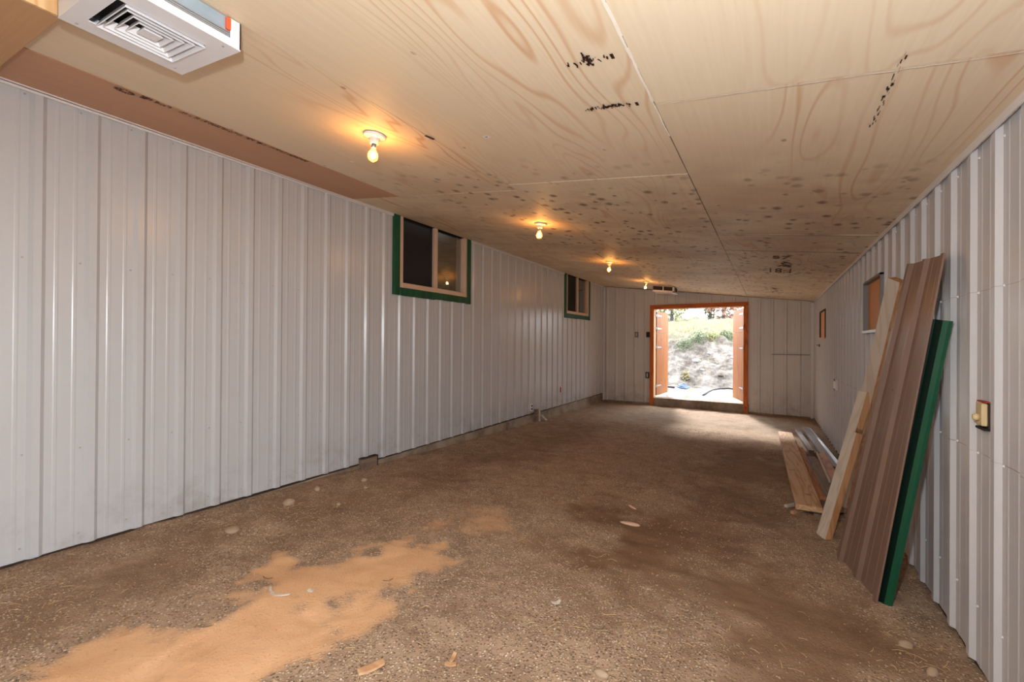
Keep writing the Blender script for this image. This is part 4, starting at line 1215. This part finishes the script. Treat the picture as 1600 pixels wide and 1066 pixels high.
# ------------------------------------------------------------------ outdoors beyond the doorway
def hill_z(x, y):
    b = np.interp(y, [10.3, 12.7, 13.2, 14.2, 15.2, 16.2, 19, 24, 40, 70], [-.06, -.06, .0, .66, 1.34, 1.62, 1.95, 2.4, 3.3, 5])
    wv = np.clip((y - 12.6) / 2, 0, 1)
    return b + wv * (.10 * vnoise(x, y, 1.1) + .05 * vnoise(x, y, 3) + .025 * vnoise(x, y, 8)) + .012 * vnoise(x, y, 5)
hx = np.concatenate([np.linspace(-14, -5, 40)[:-1], np.linspace(-5, 2, 130)[:-1], np.linspace(2, 9, 30)])
hy = np.concatenate([np.linspace(YE + .28, 12.6, 30)[:-1], np.linspace(12.6, 17, 110)[:-1], np.linspace(17, 70, 80)])
HX, HY = np.meshgrid(hx, hy); HZ = hill_z(HX, HY)
me = bpy.data.meshes.new('hillside'); nx, ny = len(hx), len(hy); idx = np.arange(nx * ny).reshape(ny, nx)
fa = np.stack([idx[:-1, :-1], idx[:-1, 1:], idx[1:, 1:], idx[1:, :-1]], -1).reshape(-1, 4)
me.from_pydata(np.stack([HX, HY, HZ], -1).reshape(-1, 3).tolist(), [], fa.tolist())
k = N('hill_soil', .95, .05); P = k.pos(); y = k.sep(P)[1]
col = k.mix(k.step(k.noise(P, 3, 6, .7), .35, .68), srgb(82, 73, 68), srgb(138, 130, 123))
col = k.mix(k.step(k.noise(P, 9, 4, .7), .55, .72), col, srgb(134, 116, 92))
grass = k.mix(k.noise(P, 4, 5, .7), srgb(98, 95, 76), srgb(130, 125, 106))
col = k.mix(k.math('MULTIPLY', k.step(k.math('ADD', y, k.math('MULTIPLY', k.noise(P, 1.2, 4), 1.6)), 15.6, 16.4), .9), col, grass)
flat = k.mix(k.noise(P, 5, 5, .7), srgb(150, 146, 138), srgb(186, 182, 176))
flat = k.mix(k.step(k.noise(P, 1.6, 4), .5, .65), flat, srgb(124, 126, 98))
col = k.mix(k.step(y, 13.0, 12.7), col, flat)
k.color(col); k.bump(k.noise(P, 12, 6, .7), .6, .05)
me.materials.append(k.mat); ho = bpy.data.objects.new('hillside', me); COL.objects.link(ho)
tag(ho, 'bright stony bank rising outside the open doorway', 'hillside', kind='structure')
# yard behind the photographer
mb = MB().box(XR + .1, 22, -16, 9, -.5, -.12)
k = N('yard_soil', .95, .05); k.color(k.mix(k.noise(k.pos(), 2, 5), srgb(130, 118, 102), srgb(160, 150, 134)))
tag(mb.build('yard', k.mat), 'gravel yard outside the added side opening of the barn', 'yard', kind='structure')

M['rock'] = m_plain('bank_rock', srgb(156, 150, 146), .9, .1, vary=.25, scale=8)
M['rock_dark'] = m_plain('brown_bank_rock', srgb(90, 74, 64), .9, .1, vary=.25, scale=8)
M['leaf_green'] = m_plain('green_leaves', srgb(90, 102, 70), .7, .2, vary=.4, scale=3)
M['leaf_yellow'] = m_plain('yellow_leaves', srgb(140, 138, 96), .7, .2, vary=.3, scale=3)
M['leaf_red'] = m_plain('rust_leaves', srgb(146, 108, 88), .7, .2, vary=.3, scale=3)
M['grass_dry'] = m_plain('dry_grass_blades', srgb(156, 146, 114), .8, .1, vary=.3, scale=2)
M['bark'] = m_plain('grey_bark', srgb(88, 84, 84), .9, .1, vary=.3, scale=6)
M['hose'] = m_plain('grey_black_hose', srgb(40, 42, 48), .5, .3)
M['tarp'] = m_plain('blue_grey_tarp', srgb(84, 98, 118), .6, .3, vary=.25, scale=7)
RO = [(-1.95, 14.3, .11, 0, 'largest pale rock half way up the stony bank'), (-1.2, 13.55, .06, 1, 'brown rock low on the bank above the hose'),
      (-1.45, 14.1, .06, 0, 'pale rock in the middle of the stony bank'), (-.95, 14.5, .08, 0, 'pale rock on the bank beside the farther door leaf'),
      (-1.6, 14.75, .08, 0, 'pale rock high on the bank below the shrubs'), (-2.2, 13.5, .07, 1, 'brown rock low on the bank above the tarp'),
      (-1.72, 13.8, .05, 0, 'small pale rock low on the bank'), (-1.65, 15.1, .06, 1, 'brown rock just under the crest of the bank')]
for i, (x, y, r, dk, lb) in enumerate(RO):
    rg = np.random.default_rng(i)
    mb = MB(); nu, nw = 9, 6
    for j in range(nw + 1):
        t = math.pi * j / nw
        for q in range(nu):
            a = 2 * math.pi * q / nu; kk = r * rg.uniform(.7, 1.2)
            mb.v.append((x + 1.3 * kk * math.sin(t) * math.cos(a), y + kk * math.sin(t) * math.sin(a), float(hill_z(x, y)) + .6 * kk * math.cos(t)))
    for j in range(nw):
        for q in range(nu):
            mb.f.append((j * nu + q, (j + 1) * nu + q, (j + 1) * nu + (q + 1) % nu, j * nu + (q + 1) % nu)); mb.m.append(0)
    tag(mb.build('rock', M['rock_dark'] if dk else M['rock']), lb, 'rock')
# shrubs, trees
def foliage(mb, cx, cy, cz, rx, ry, rz, n, size, rg):
    for _ in range(n):
        d = rg.normal(size=3); d /= np.linalg.norm(d); rr = rg.random() ** .45
        p = Vector((cx + d[0] * rx * rr, cy + d[1] * ry * rr, cz + d[2] * rz * rr))
        a = Vector(rg.normal(size=3)).normalized() * size * rg.uniform(.6, 1.3); b = Vector(rg.normal(size=3)); b = (b - a * (b.dot(a) / a.length_squared)).normalized() * size * .45
        mb.quad(p - a, p + b, p + a, p - b)
for i, (x, y, r, h_, mt, lb) in enumerate([
    (-2.38, 14.75, .26, .22, 'leaf_green', 'low green shrub on the bank beside the hinged door leaf'),
    (-2.0, 15.05, .24, .24, 'leaf_green', 'fuller green shrub on the bank, next up from the lowest'),
    (-1.62, 15.3, .2, .18, 'leaf_yellow', 'yellow green shrub in the middle of the crest'),
    (-1.25, 15.55, .2, .2, 'leaf_green', 'green shrub on the crest below the pale gap in the trees'),
    (-.9, 15.8, .24, .22, 'leaf_yellow', 'yellowish shrub at the upper end of the crest'),
    (-2.12, 13.45, .10, .2, 'grass_dry', 'straw coloured weed at the foot of the bank')]):
    rg = np.random.default_rng(40 + i); z = float(hill_z(x, y))
    e = tag(empty('shrub', (x, y, z)), lb, 'shrub')
    mb = MB(); foliage(mb, x, y, z + h_ * .5, r * 1.25, r, h_, 420, .03, rg); mb.build('foliage', M[mt], e)
    mb = MB()
    for q in range(5): mb.tube([(x, y, z - .05), (x + rg.normal() * r * .4, y + rg.normal() * r * .4, z + h_ * .9)], .006, 5)
    mb.build('stem', M['bark'], e)
for i, (x, y, h_, r, mt, lb) in enumerate([
    (-6.4, 28, 7, 1.4, 'leaf_green', 'green tree seen beside the hinged door leaf'),
    (-4.7, 25, 6, 1.2, 'leaf_yellow', 'yellow green tree with a thin grey trunk'),
    (-3.3, 30, 8, .5, 'leaf_green', 'slim tree in the pale gap of the view'),
    (-2.2, 26, 6, 1.3, 'leaf_red', 'rust coloured tree toward the farther door leaf'),
    (-1.2, 29, 7, 1.3, 'leaf_red', 'rust coloured tree mostly behind the farther door leaf'),
    (-8.2, 30, 8, 2.0, 'leaf_green', 'green tree behind the hinged door leaf')]):
    rg = np.random.default_rng(70 + i); z = float(hill_z(x, y))
    e = tag(empty('tree', (x, y, z)), lb, 'tree')
    mb = MB(); mb.tube([(x, y, z - .2), (x + .1, y, z + h_ * .4), (x + .05, y + .1, z + h_ * .9)], .09, 8)
    for q in range(6):
        zz = z + h_ * rg.uniform(.15, .7); mb.tube([(x + .05, y, zz), (x + rg.normal() * r * .6, y + rg.normal() * r * .6, zz + r * .5)], .025, 5)
    mb.build('trunk', M['bark'], e)
    mb = MB(); foliage(mb, x, y, z + h_ * .3, r, r, h_ * .32, 1700, .12, rg); mb.build('crown', M[mt], e)
# dry grass on the bank
rg = np.random.default_rng(9)
mb = MB()
for _ in range(5200):
    x = rg.uniform(-4.2, .4); y = 12.9 + 7 * rg.random() ** 1.3
    if y < 15.6 and rg.random() > .22: continue
    z = float(hill_z(x, y)); h_ = rg.uniform(.06, .3) * (1 if y > 15.6 else .6); a = rg.uniform(0, 6.28); wd = .006
    tx, ty = rg.normal(0, .3, 2) * h_
    mb.f.append((len(mb.v), len(mb.v) + 1, len(mb.v) + 2)); mb.m.append(0)
    mb.v += [(x - wd * math.cos(a), y - wd * math.sin(a), z - .01), (x + wd * math.cos(a), y + wd * math.sin(a), z - .01), (x + tx, y + ty, z + h_)]
tag(mb.build('dry_grass', M['grass_dry']), 'dry yellow grass growing over the bank outside', 'grass', kind='stuff')
pts = [(-1.38, 11.2, -.03), (-1.37, 11.9, -.02), (-1.3, 12.4, .0), (-1.15, 12.75, .02), (-.95, 12.85, .03), (-.7, 12.7, .02), (-.45, 12.5, .0)]
tag(MB().tube(pts, .024, 8).build('garden_hose', M['hose'], smooth=True), 'dark hose curving over the bright ground outside the doorway', 'hose')
pts = [(-2.75, 12.7, -.02), (-2.5, 12.75, -.01), (-2.3, 12.7, -.02)]
tag(MB().tube(pts, .03, 8).build('drain_pipe', M['hose'], smooth=True), 'dark pipe lying at the foot of the bank', 'pipe')
mb = MB(); nu = 12
for j in range(7):
    for i in range(nu):
        a = 2 * math.pi * i / nu; t = j / 6
        r = (.17 * (1 - t) ** .7 + .01) * rg.uniform(.8, 1.2)
        mb.v.append((-2.12 + r * 1.2 * math.cos(a), 12.95 + r * math.sin(a), -.05 + .13 * t * rg.uniform(.9, 1.1) + .02 * math.sin(3 * a)))
for j in range(6):
    for i in range(nu): mb.f.append((j * nu + i, j * nu + (i + 1) % nu, (j + 1) * nu + (i + 1) % nu, (j + 1) * nu + i)); mb.m.append(0)
mb.f.append(tuple(6 * nu + i for i in range(nu))); mb.m.append(0)
tag(mb.build('crumpled_tarp', M['tarp']), 'crumpled blue grey tarp on the ground before the bank', 'tarp')
